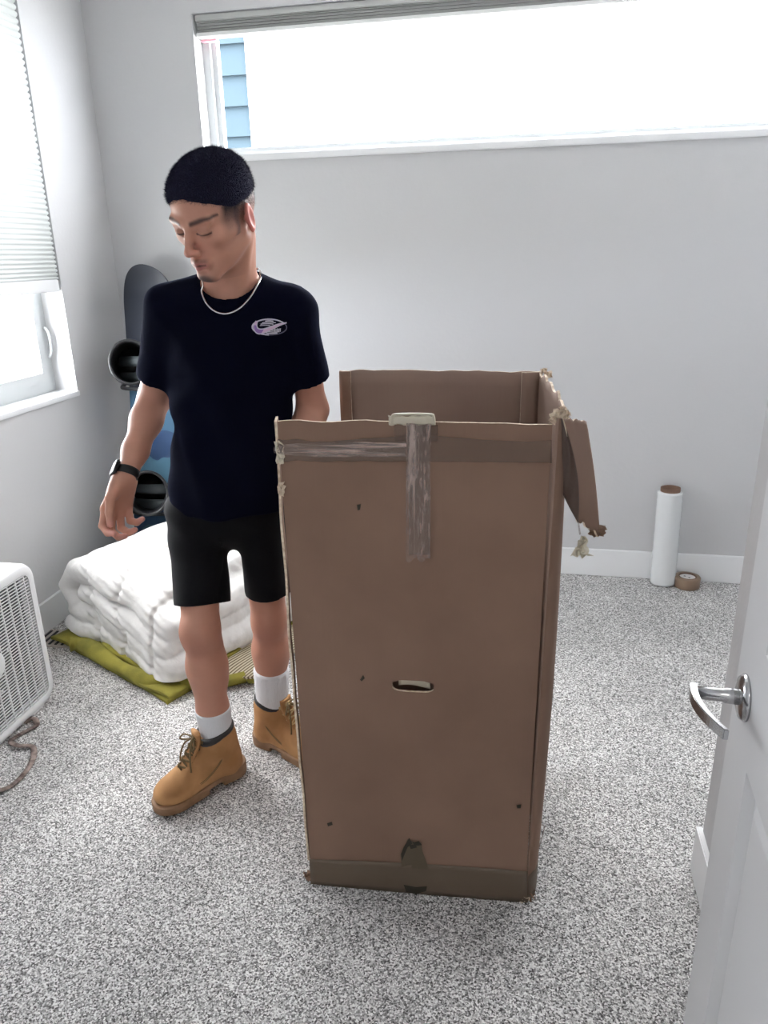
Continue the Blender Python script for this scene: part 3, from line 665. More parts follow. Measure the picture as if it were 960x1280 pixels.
    # shreds: dangling tape knot and torn paper bits
    tube('dangling_tape', [q(P(722, 650, 1.462)), q(P(724, 660, 1.462)), q(P(725, 668, 1.462))], .0018, M['tape_clear'], t, 6)
    rr = random.Random(5)
    def crumple(name, c, sx, sz, m, n=7, seed=1, taper=0):
        c = q(c)
        def fn(u, v):
            w_ = (1 - taper * v); a = Vector((u * 3, v * 3, seed))
            return c + Vector(((u - .5) * sx * w_, .012 * hv(a * 1.7), (v - .5) * sz)) + Vector((hv(a * 2.2), hv(a * 2.5 + Vector((5, 0, 0))), hv(a * 2))) * .009
        return panel(name, fn, n, n, .0008, m, t, smooth=False)
    crumple('dangling_tape', P(727, 683, 1.462), .040, .042, M['tape_white'], 7, 3, .8)
    crumple('torn_paper', P(746, 664, 1.545), .030, .022, M['card'], 6, 8)
    crumple('torn_paper', P(752, 661, 1.55), .016, .016, M['card_in'], 5, 11)
    for i, (px, py, s) in enumerate(((699, 517, .022), (706, 519, .018), (693, 523, .02), (704, 512, .014), (685, 468, .02), (679, 464, .016))):
        crumple('torn_paper', P(px, py, 1.45 if i < 4 else 1.99), s, s * .8, M['card_edge'], 5, 20 + i)
    # tape on the front: horizontal band
    def on_front(px, py, d=.003):
        # intersect the pixel ray with the front wall plane, in front by d
        a = P(px, py, 1.0) - Vector((0, 0, CH)); n_ = (B0 - A0).cross(Vector((0, 0, 1))).normalized(); o_ = Vector((0, 0, CH)); p0 = A0
        k = (p0 - o_).dot(n_) / a.dot(n_); pt = o_ + a * k
        u = (pt.x - A0.x) / (B0.x - A0.x); v = pt.z / 1.186
        return q(Vector((pt.x, 0, pt.z))) * 1, u, v
    nf = (B0 - A0).cross(Vector((0, 0, 1))).normalized()
    def strip(name, fnpx, m, nu=30, nv=6, d=.0015, wr=.0015, seed=0, sc=(5, 5), parent=t):
        def fn(u, v):
            px, py = fnpx(u, v); _, uu, vv = on_front(px, py); p = fw(min(max(uu, -.02), 1.02), min(vv, 1.0))
            return p + nf * (d + wr * (1 + hv(Vector((u * sc[0], v * sc[1], seed)))))
        return panel(name, fn, nu, nv, .0005, m, parent)
    strip('tape_band', lambda u, v: (352 + u * 335, (577 - 28 * v) + 3 * math.sin(9 * u) * v - 2 * v * u + (1 - u) * 2 * hv(Vector((u * 20, v, 0)))), M['tape'], 60, 8, .0008, .0022, 1, (14, 3))
    strip('tape_band', lambda u, v: (345 + u * 165, 571 - 18 * v + 6 * math.exp(-8 * u) * (v - .5) * 2), M['tape_clear_h'], 50, 8, .0035, .003, 2, (10, 9))
    strip('tape_strip', lambda u, v: (510 + 30 * u + (1 - v) * -1, 697 - 167 * v + 3 * math.sin(12 * u) * (1 - v)), M['tape_clear'], 14, 50, .0035, .005, 3, (6, 16))
    strip('tape_strip', lambda u, v: (512 + 26 * u, 692 - 160 * v), M['tape'], 8, 30, .001, .001, 4, (5, 9))
    strip('tape_patch', lambda u, v: (495 + 53 * u, 552 - 20 * v), M['tape'], 8, 6, .0025, .001, 6, (5, 5))
    # folded tape tab standing on the front rim
    y_ = fw(.5, 1).y + base.y
    def tab(u, v):
        p = P(487 + 57 * u, 530 - 12 * min(v, .5) * 2 * (1 if v < .5 else 1), 1.42) ; zz = p.z if v < .5 else p.z - (v - .5) * .05
        yy = 1.411 + (.012 if v < .5 else .012) * 0 + .026 * max(0, v - .5) * 2 - .003 * math.sin(PI * v)
        return q(Vector((p.x + .002 * hv(Vector((0, v * 9, 2))), yy, zz + .003 * hv(Vector((u * 7, v * 3, 9))))))
    panel('tape_tab', tab, 16, 10, .0012, M['tape_white'], t)
    tube('tape_tab', spline([q(P(489, 531, 1.409)), q(P(490, 521, 1.409)), q(P(497, 518, 1.409)), q(P(536, 518, 1.409)), q(P(542, 521, 1.409)), q(P(543, 531, 1.409))], 5), .0026, M['tape_white'], t, 6)
    # left end of the horizontal tape, wrapped round the corner
    crumple('tape_end', P(349, 566, 1.397), .016, .045, M['tape_white'], 5, 31)
    crumple('tape_end', P(352, 611, 1.397), .012, .03, M['card_edge'], 5, 33)
    # strip along the bottom edge, wrapped around the corner
    strip('bottom_tape', lambda u, v: (389 + 270 * u + (1 - u) * (-2) * v, 1104 + 23 * u - (31 - 4 * u * 0 + 8 * u) * v - 3 * math.sin(PI * u) * v), M['tape_low'], 40, 6, .001, .002, 12, (12, 3))
    panel('bottom_tape', lambda u, v: q(B0.lerp(C0, u) + Vector((.006 + .038 * .75 * math.sin(PI * u ** .55) ** .8, -.002 * (1 - u), .003 + .082 * v * (1 - .2 * u)))), 20, 4, .0008, M['tape_low'], t)
    # torn scuff above the bottom tape, and grimy hole below it
    def blotch(name, pts, m, d=.003):
        V = []
        for (px, py) in pts:
            _, uu, vv = on_front(px, py); V.append(fw(uu, vv) + nf * d)
        c = sum(V, Vector()) / len(V); V.append(c + nf * .001); n = len(pts)
        return meshobj(name, V, [(i, (i + 1) % n, n) for i in range(n)], m, t)
    blotch('torn_tape', [(503, 1082), (501, 1066), (506, 1056), (510, 1046), (517, 1049), (522, 1052), (527, 1050), (528, 1060), (533, 1074), (536, 1084)], mat('torn_tape', (.10, .075, .045), .5), .0035)
    for pts in ([(505, 1056), (512, 1044), (516, 1051), (510, 1056), (503, 1073), (502, 1064)], [(516, 1050), (524, 1048), (528, 1053), (520, 1054)], [(512, 1053), (519, 1052), (522, 1056), (514, 1058)],
                [(505, 1103), (520, 1106), (534, 1105), (533, 1111), (520, 1115), (508, 1112)], [(449, 630), (454, 629), (453, 636), (450, 637)], [(410, 1027), (416, 1025), (417, 1029), (411, 1031)], [(645, 1004), (651, 1003), (650, 1008), (646, 1008)], [(456, 841), (458, 845), (454, 849), (452, 847)]):
        blotch('scuff_mark', pts, M['dirt'], .0048)
    # crumpled corners at the foot
    for i, (px, py, s) in enumerate(((388, 1100, .022), (383, 1097, .012), (659, 1124, .024), (664, 1119, .018), (655, 1127, .018))):
        c = FL(px, py + 1); c.y -= .0; c.z = .012; crumple('crushed_corner', c, s, s * 1.0, M['card'] if i < 4 else M['card_edge'], 5, 50 + i)
    tube('loose_string', spline([q(FL(672, 1030, .03)), q(FL(679, 1032, .03)), q(FL(680, 1037, .02)), q(FL(672, 1065, .01)), q(FL(667, 1075, .006))], 6), .0011, M['ribbon'], t, 5)
    # printed marks on the side
    def mark(z, h, u0, u1):
        s = wall(B0 + off, C0, B1 + off + Vector((.008, .006, 0)), C1, .0, sagr)
        return panel('printed_mark', lambda u, v: s(u0 + (u1 - u0) * u, (z + h * v) / 1.186) + Vector((.0008, 0, 0)), 6, 3, .0003, M['black_print'], t)
    for z, h, u0, u1 in ((.62, .03, .22, .25), (.62, .03, .28, .30), (.62, .006, .22, .33), (.645, .006, .30, .36), (.48, .09, .18, .22), (.48, .02, .22, .34), (.55, .02, .22, .34)): mark(z, h, u0, u1)
wardrobe_box()

# ================================================================== STRETCH WRAP, TAPE ROLL
def rolls():
    c = FL(828, 729); c.y -= .0; top = P(838, 607, c.y + .0)
    t = thing('stretch_wrap_roll', 'clear stretch wrap roll standing on end by the back wall', 'roll', (c.x, c.y - .0, 0), (math.radians(-1.2), math.radians(-1.0), 0))
    R, Hh = .056, .455
    prof = [(.042, .006), (R - .002, .004), (R, .012)] + [(R + .0006 * math.sin(i * 2.1), .02 + (Hh - .03) * i / 30) for i in range(31)] + [(R, Hh - .006), (R - .003, Hh), (.043, Hh - .001)]
    lathe('film', prof, M['film'], t); lathe('core', [(.036, 0), (.043, 0), (.043, Hh + .016), (.036, Hh + .016), (.036, 0)], M['core'], t)
    c = FL(860, 737)
    t = thing('packing_tape_roll', 'brown packing tape roll lying flat beside the stretch wrap', 'tape', (c.x, c.y + .04, 0))
    lathe('wound_tape', [(.039, 0), (.056, 0), (.058, .003), (.058, .047), (.056, .050), (.039, .050)], M['tanroll'], t)
    lathe('core', [(.036, .001), (.039, .001), (.039, .052), (.036, .052), (.036, .001)], M['core'], t)
    d = lathe('inner_paper', [(.0355, .046), (.030, .045), (.012, .047), (.001, .046)], M['paper'], t)
    for (x, y) in ((-.012, .004), (.006, -.010)): lathe('printed_spot', [(.001, .0485), (.005, .0485)], M['black_print'], t, 10, (x, y, 0))
rolls()

# ================================================================== BOX FAN
def fan():
    S, D, RC = .535, .125, .06
    a = Vector((-1.648, 2.068, 0)); dirv = Vector((.012, -1, 0)).normalized()
    ang = math.atan2(dirv.y, dirv.x)      # local +x runs from far end to near end
    t = thing('box_fan', 'white plastic box fan standing on the carpet below the left window', 'fan', a + dirv * S / 2, (0, 0, ang))
    t.rotation_euler = (0, 0, ang)
    # local: x along width, y depth (front face at y=0, -y side?), front normal must be world +x
    fy = 1 if Matrix.Rotation(ang, 3, 'Z') @ Vector((0, 1, 0)) @ Vector((1, 0, 0)) > 0 else -1
    def sq(s, r, z0=0, n=8):
        o = []
        for cx, cz, a0 in ((s / 2 - r, S - (S - s) / 2 - r, 0), (-s / 2 + r, S - (S - s) / 2 - r, 90), (-s / 2 + r, (S - s) / 2 + r, 180), (s / 2 - r, (S - s) / 2 + r, 270)):
            for k in range(n + 1): q = math.radians(a0 + 90 * k / n); o.append((cx + r * math.cos(q), cz + r * math.sin(q)))
        return o
    rings = [(S - .075, RC - .03, .000), (S - .055, RC - .02, .002), (S - .028, RC - .004, .0), (S - .010, RC, -.006), (S, RC + .004, -.018), (S, RC + .004, -D + .018), (S - .01, RC, -D + .004), (S - .05, RC - .02, -D), (S - .05, RC - .02, -D + .01), (S - .02, RC, -.05), (S - .075, RC - .03, -.012), (S - .075, RC - .03, 0)]
    V, F = [], []; n = 36
    for s, r, y in rings:
        for x, z in sq(s, r): V.append((x, y * fy, z + .010))
    for i in range(len(rings) - 1):
        for k in range(n): F.append((i * n + k, i * n + (k + 1) % n, (i + 1) * n + (k + 1) % n, (i + 1) * n + k))
    meshobj('housing', V, F, M['fan'], t, True)
    for nm, yy, nb, nvb in (('front_grille', -.003, 42, 11), ('back_grille', -D + .006, 24, 7)):
        bm = bmesh.new(); s = S - .075; zc = S / 2 + .010
        def half(d):  # half width of rounded square at offset d
            d = abs(d); h = s / 2; r = RC - .03
            return h if d < h - r else h - r + math.sqrt(max(0, r * r - (d - h + r) ** 2))
        for i in range(nb):
            z = -s / 2 + s * (i + .5) / nb; w = half(z); box(bm, (-w - .004, (yy - .003) * fy, zc + z - .0015), (w + .004, yy * fy, zc + z + .0015))
        for i in range(nvb):
            x = -s / 2 + s * (i + .5) / nvb; w = half(x); box(bm, (x - .0018, (yy - .0045) * fy, zc - w - .004), (x + .0018, (yy + .0005) * fy, zc + w + .004))
        g = bmobj(nm, bm, M['fan'], t)
        g['kind'] = 'stuff'
    # round badge at the middle
    lb = lathe('badge', [(.0, .004), (.040, .004), (.046, .001), (.046, -.004), (.0, -.004)], M['fan'], t, 32); lb.location = (0, 0, S / 2 + .01); lb.rotation_euler = (-PI / 2 * fy, 0, 0)
    lb = lathe('motor', [(0, 0), (.05, 0), (.055, .01), (.055, .045), (0, .045)], M['fan_dark'], t, 24); lb.location = (0, -.035 * fy, S / 2 + .01); lb.rotation_euler = (PI / 2 * fy, 0, 0)
    V, F = [], []; ro = sq(S - .05, RC - .02)
    for x, z in ro:
        a_ = math.atan2(z - S / 2, x); V += [(x, -.050 * fy, z + .01), (.225 * math.cos(a_), -.050 * fy, S / 2 + .01 + .225 * math.sin(a_)), (.225 * math.cos(a_), -.085 * fy, S / 2 + .01 + .225 * math.sin(a_))]
    for k in range(n):
        j = (k + 1) % n; F += [(3 * k, 3 * j, 3 * j + 1, 3 * k + 1), (3 * k + 1, 3 * j + 1, 3 * j + 2, 3 * k + 2)]
    meshobj('slot_shadow_plate', V, F, M['fan_dark'], t)  # dark plate added so its colour gives shade behind the grille slots
    proto = None
    for k in range(5):
        if proto is None:
            V, F = [], []
            for i in range(7):
                r = .045 + .175 * i / 6; wd = .06 + .10 * math.sin(PI * min(1, i / 6 + .15) * .8)
                for j in range(5): s_ = (j / 4 - .5); V.append((r * math.cos(s_ * wd / r * .9), -(.06 - .045 * s_) * fy, r * math.sin(s_ * wd / r * .9)))
            for i in range(6):
                for j in range(4): F.append((i * 5 + j, i * 5 + j + 1, (i + 1) * 5 + j + 1, (i + 1) * 5 + j))
            proto = meshobj('blade', V, F, M['fan_dark'], t, True); o = proto
        else: o = link(proto.copy(), t)
        o.location = (0, 0, S / 2 + .01); o.rotation_euler = (0, k * 2 * PI / 5, 0)
    tube('carry_handle', spline([(-.09, -.055 * fy, S + .008), (-.075, -.055 * fy, S + .028), (0, -.055 * fy, S + .032), (.075, -.055 * fy, S + .028), (.09, -.055 * fy, S + .008)], 6), .007, M['fan'], t, 8)
    for x in (-.17, .17): boxobj('foot', (x - .035, min(-.11 * fy, -.012 * fy), 0), (x + .035, max(-.11 * fy, -.012 * fy), .014), M['fan'], t, .003)
fan()
def cord():
    pts = [FL(30, 903, .006), FL(42, 898, .012), FL(46, 906, .008), FL(36, 912, .006), FL(14, 925, .006), FL(22, 932, .012), FL(40, 933, .006), FL(42, 945, .006), FL(34, 962, .006), FL(18, 979, .008), FL(3, 987, .01), FL(-14, 990, .008)]
    o = tube('cord', spline(pts, 8), .0095, M['ribbon'], None, 8, False, .35, (0, 0, 1)); tag(o, 'crumpled brown ribbon lying on the carpet in front of the box fan', 'ribbon')
    t = thing('floor_register', 'small metal floor vent between the fan and the duvet pile', 'vent', FL(79, 799), (0, 0, math.radians(-88)))
    boxobj('vent_frame', (-.07, -.14, 0), (.07, .14, .004), M['vent'], t); bm = bmesh.new()
    for i in range(9): box(bm, (-.055, -.118 + i * .028, .003), (.055, -.108 + i * .028, .007))
    bmobj('vent_slots', bm, M['black_print'], t)
cord()

# ================================================================== DUVET ON FOLDED BLANKET
def bedding():
    c = Vector((-1.385, 2.60, 0)); a = math.radians(-28)
    t = thing('duvet', 'thick white duvet folded in puffy layers on top of the yellow blanket', 'bedding', c, (0, 0, a))
    F_ = Field((-.50, -.46, .01), (.52, .46, .50), .0055)
    r_ = np.random.RandomState(4); ph = r_.rand(12) * 6.28
    def layer(pts, rad, hy, lift=0.0):
        pts = np.array(pts, float)
        def fn(X, Y, Z):
            x = X + .014 * np.sin(Y * 9 + ph[0]) + .006 * np.sin(Y * 23 + Z * 9 + ph[1]); z = Z + .009 * np.sin(X * 9 + Y * 4 + ph[2]) + .006 * np.sin(X * 21 + ph[3] + Y * 9) - lift * np.abs(Y)
            y = Y + .012 * np.sin(X * 10 + Z * 12 + ph[4]) + .005 * np.sin(X * 27 + ph[5]) + 0 * Z
            d = None
            for i in range(len(pts) - 1):
                a_, b_ = pts[i], pts[i + 1]; ab = b_[:2] - a_[:2]
                t_ = np.clip(((x - a_[0]) * ab[0] + (z - a_[1]) * ab[1]) / (ab @ ab), 0, 1)
                e = np.sqrt((x - a_[0] - t_ * ab[0]) ** 2 + (z - a_[1] - t_ * ab[1]) ** 2) - (a_[2] + (b_[2] - a_[2]) * t_) * rad
                d = e if d is None else np.minimum(d, e)
            r = .042; q1 = d + r; q2 = np.abs(y) - hy + r
            return np.sqrt(np.maximum(q1, 0) ** 2 + np.maximum(q2, 0) ** 2) + np.minimum(np.maximum(q1, q2), 0) - r
        return fn
    lo_, hi_ = (-.5, -.46, .0), (.52, .46, .5)
    F_.op(layer([(-.34, .085, .8), (-.1, .075, 1.0), (.325, .060, .85)], .050, .345), lo_, hi_, 0)
    F_.op(layer([(-.335, .150, .7), (-.15, .145, 1.0), (.335, .115, 1.0)], .055, .335), lo_, hi_, .003)
    F_.op(layer([(-.235, .238, .85), (-.05, .225, 1.0), (.305, .185, 1.0)], .052, .340), lo_, hi_, .003)
    F_.op(layer([(-.33, .175, .75), (-.385, .235, .75), (-.33, .315, .9), (-.1, .340, 1.15), (.10, .325, 1.15), (.31, .25, 1.05)], .052, .335), lo_, hi_, .003)
    F_.op(layer([(-.20, .355, .9), (.02, .385, 1.0), (.22, .335, .9)], .045, .27), lo_, hi_, .05)
    def disp(p):
        n_ = wob(p, 24, .0035, 1) + wob(p, 60, .0022, 2) + wob(p, 120, .0012, 6)
        q = p.copy(); r_ = p - np.array([0, 0, .2]); r_ /= np.linalg.norm(r_, axis=1)[:, None] + 1e-6
        # quilting seams sewn across the layers, and pull wrinkles beside them
        seam = np.minimum(np.abs(p[:, 0] - .07 + .02 * np.sin(p[:, 2] * 30)), np.abs(p[:, 0] + .14 - .015 * np.sin(p[:, 2] * 22)))
        seam = np.minimum(seam, np.abs(p[:, 0] - .27)); n_ = n_ - .010 * np.exp(-(seam / .010) ** 2)
        n_ = n_ + .0035 * np.exp(-(seam / .05) ** 2) * np.sin(p[:, 2] * 150 + p[:, 1] * 120 + p[:, 0] * 60)
        q += r_ * n_[:, None]; q[:, 2] = np.maximum(q[:, 2], .054); return q
    fobj('duvet_body', F_, M['duvet'], t, 3, None, None, disp)
    # piping seams
    # blanket
    b = thing('folded_blanket', 'yellow green wool blanket folded flat on the carpet under the white duvet', 'blanket', c, (0, 0, a))
    def lay(z, hx, hy, seed, th, ox, oy, rot=0.0):
        cs, sn = math.cos(rot), math.sin(rot)
        def fn(u, v):
            x, y = (u * 2 - 1) * hx, (v * 2 - 1) * hy; e = noise.noise(Vector((x * 5, y * 5, seed))); e2 = noise.noise(Vector((x * 14, y * 14, seed + 3)))
            x2 = x + .02 * noise.noise(Vector((y * 6, seed, 0))); y2 = y + .02 * noise.noise(Vector((x * 6, seed, 5)))
            rim = max(abs(u * 2 - 1), abs(v * 2 - 1)) ** 12
            return (cs * x2 - sn * y2 + ox, sn * x2 + cs * y2 + oy, z + .006 * e + .004 * e2 - rim * .010)
        return fn
    panel('blanket_layer', lay(.022, .385, .375, 1, .012, .0, -.01), 44, 44, .014, M['blanket'], b)
    panel('blanket_layer', lay(.042, .39, .37, 4, .012, -.005, -.02, .03), 44, 44, .013, M['blanket'], b)
    inv = (Matrix.Translation(c) @ Matrix.Rotation(a, 4, 'Z')).inverted()
    w = lambda px, py, z: inv @ FL(px, py, z)
    # rolled front edges that show as fat folds
    e1 = spline([w(88, 806, .045), w(104, 805, .045), w(128, 820, .04), w(158, 838, .04), w(190, 851, .03), w(214, 853, .03)], 8)
    tube('blanket_fold', e1, [.030 - .006 * math.sin(i * .35) for i in range(len(e1))], M['blanket'], b, 12, False, 1.0)
    e2 = spline([w(128, 807, .05), w(160, 824, .045), w(200, 843, .04), w(246, 852, .035)], 8)
    tube('blanket_fold', e2, [.017 + .003 * math.sin(i * .6) for i in range(len(e2))], M['blanket'], b, 10)
    e3 = spline([w(228, 853, .028), w(262, 856, .03), w(290, 850, .03), w(306, 846, .03)], 8)
    tube('blanket_fold', e3, [.022] * len(e3), M['blanket'], b, 10)
    # hem roll and patterned underside near the right corner
    e4 = spline([w(268, 836, .055), w(292, 815, .062), w(322, 790, .062), w(352, 770, .06)], 8)
    tube('blanket_fold', e4, [.013 + .003 * math.sin(i * .9) for i in range(len(e4))], M['blanket'], b, 10)
    A_, B_, C_, D_ = w(270, 848, .035), w(318, 846, .045), w(326, 790, .06), w(280, 822, .06)
    panel('woven_underside', lambda u, v: A_.lerp(B_, u).lerp(D_.lerp(C_, u), v) + Vector((0, 0, .012 * math.sin(PI * v))), 12, 10, .01, M['weave'], b)
    A2, B2, C2, D2 = w(318, 838, .03), w(372, 812, .03), w(372, 777, .035), w(322, 798, .035)
    panel('woven_underside', lambda u, v: A2.lerp(B2, u).lerp(D2.lerp(C2, u), v) + Vector((0, 0, .01 * math.sin(PI * v))), 12, 10, .01, M['weave'], b)
    e5 = spline([w(312, 848, .022), w(318, 846, .028), w(322, 826, .038), w(316, 802, .035)], 8)
    tube('blanket_fold', e5, [.019] * len(e5), M['blanket'], b, 10)
bedding()

# ================================================================== SNOWBOARD
def snowboard():
    top, bot = P(184, 334, 3.36), P(188, 640, 3.06)
    bl = Vector((-1.775, 3.10, 0.0)); ax = (top - bl); Lg = ax.length; zc = ax.normalized()
    nr = Vector((-.22, -.97, 0)); nr = (nr - zc * nr.dot(zc)).normalized(); xc = nr.cross(zc).normalized()  # x across, y=-normal
    mtx = Matrix([[xc.x, -nr.x, zc.x], [xc.y, -nr.y, zc.y], [xc.z, -nr.z, zc.z]]).to_4x4(); mtx.translation = bl + Vector((0, 0, .006))
    t = thing('snowboard', 'dark blue snowboard with black bindings leaning upright in the back left corner', 'snowboard', (0, 0, 0)); t.matrix_world = mtx
    def half(s):   # s in 0..1 along
        d = min(s, 1 - s) * Lg; tip = .17
        w = .152 - .018 * math.sin(PI * s)
        return w if d > tip else w * math.sqrt(max(0.0, 1 - ((tip - d) / tip) ** 2.2))
    V, F = [], []; n, k = 70, 8
    for side in (0, 1):
        for i in range(n + 1):
            s = i / n; s = .5 - .5 * math.cos(PI * s); w = max(half(s), .002); lift = -.045 * max(0, (.10 - min(s, 1 - s)) / .10) ** 2
            for j in range(k + 1): V.append((w * (j / k * 2 - 1), (lift - .004 if side == 0 else lift + .004), s * Lg))
    Nn = (n + 1) * (k + 1)
    for i in range(n):
        for j in range(k):
            a = i * (k + 1) + j; F.append((a, a + 1, a + k + 2, a + k + 1)); F.append((Nn + a, Nn + a + k + 1, Nn + a + k + 2, Nn + a + 1))
        for j in (0, k):
            a, b = i * (k + 1) + j, (i + 1) * (k + 1) + j; F.append((a, b, Nn + b, Nn + a))
    meshobj('deck', V, F, M['board'], t, False)
    inv = mtx.inverted()
    for (px, py, tgt, sc, nm) in ((188, 462, (.24, -.09, .02), 1.2, 'binding'), (195, 615, (.10, -.09, .02), 1.2, 'binding')):
        p = inv @ P(px, py, 3.2); z = p.z
        bn = bpy.data.objects.new(nm, None); bn.location = (0, -.004, z); link(bn, t)
        bm = bmesh.new(); box(bm, (-.135 * sc, -.028, -.055), (.12 * sc, -.004, .055)); bmesh.ops.bevel(bm, geom=list(bm.edges), offset=.008, segments=2, affect='EDGES'); bmobj('baseplate', bm, M['black'], bn, True)
        # highback: an open cup-shaped shell that stands off the heel side
        V, F = [], []; ns, nh = 26, 7; hgt = .15 * sc; R0 = .070 * sc
        cx = -.115 * sc + tgt[0] * .5
        d = Vector((-.62, -.78, .05)).normalized(); e1 = Vector((0, 0, 1)); e1 = (e1 - d * e1.dot(d)).normalized(); e2 = d.cross(e1)
        for side in (0, 1):
            for i in range(nh + 1):
                q = i / nh; r = R0 * (1.0 + .10 * q) - side * .006
                for j in range(ns): 
                    al = 2 * PI * j / ns; rr = r * (1 + .06 * math.cos(2 * al)); o = Vector((cx + .065 * sc, -.05, tgt[2])) + d * (hgt * q * (1 - .08 * math.cos(al * 1.0)))
                    V.append(o + e1 * math.cos(al) * rr + e2 * math.sin(al) * rr)
        Nn2 = (nh + 1) * ns
        for side in (0, 1):
            for i in range(nh):
                for j in range(ns):
                    a = side * Nn2 + i * ns + j; b = side * Nn2 + i * ns + (j + 1) % ns; F.append((a, b, b + ns, a + ns) if side == 0 else (a, a + ns, b + ns, b))
        for j in range(ns):
            a, b = nh * ns + j, nh * ns + (j + 1) % ns; F.append((a, b, b + Nn2, a + Nn2))
        F.append(tuple(range(ns)))
        meshobj('highback', V, F, M['black'], bn, True)
        tube('rim', [Vector((cx + .065 * sc, -.05, tgt[2])) + d * hgt * 1.0 * (1 - .08 * math.cos(2 * PI * j / 30)) + (e1 * math.cos(2 * PI * j / 30) + e2 * math.sin(2 * PI * j / 30)) * R0 * 1.10 * (1 + .06 * math.cos(4 * PI * j / 30)) for j in range(30)], .007, M['black'], bn, 8, True)
        for (zz, hh, off) in ((.036, .05, .0), (-.036, .045, .01)):
            pts = spline([(-.115 * sc, -.02, zz), (-.10 * sc, -.085, zz), (-.02, -.125 + off, zz), (.07 * sc, -.10, zz), (.11 * sc, -.03, zz)], 6)
            tube('ankle_strap', pts, .024, M['charcoal'], bn, 10, False, .35, (0, -1, 0))
        tube('ratchet', [(.085 * sc, -.10, .02), (.10 * sc, -.075, .045)], .009, M['black'], bn, 8)
        tube('heel_cup', spline([(-.12 * sc, -.02, -.07), (-.10 * sc, -.06, -.085), (0, -.09, -.09), (.10 * sc, -.06, -.085), (.12 * sc, -.02, -.07)], 6), .009, M['black'], bn, 8)
    z = (inv @ P(203, 560, 3.2)).z
    tube('red_cord', spline([(.04, -.008, z - .02), (.055, -.012, z + .0), (.045, -.012, z + .03), (.065, -.012, z + .06), (.055, -.01, z + .10)], 6), .004, M['red'], t, 6)
    lathe('leash_button', [(0, .004), (.010, .003), (.012, 0)], M['case'], t, 16, (0, 0, 0)).matrix_local = Matrix.Translation((.06, -.006, z - .06)) @ Matrix.Rotation(PI / 2, 4, 'X')
snowboard()

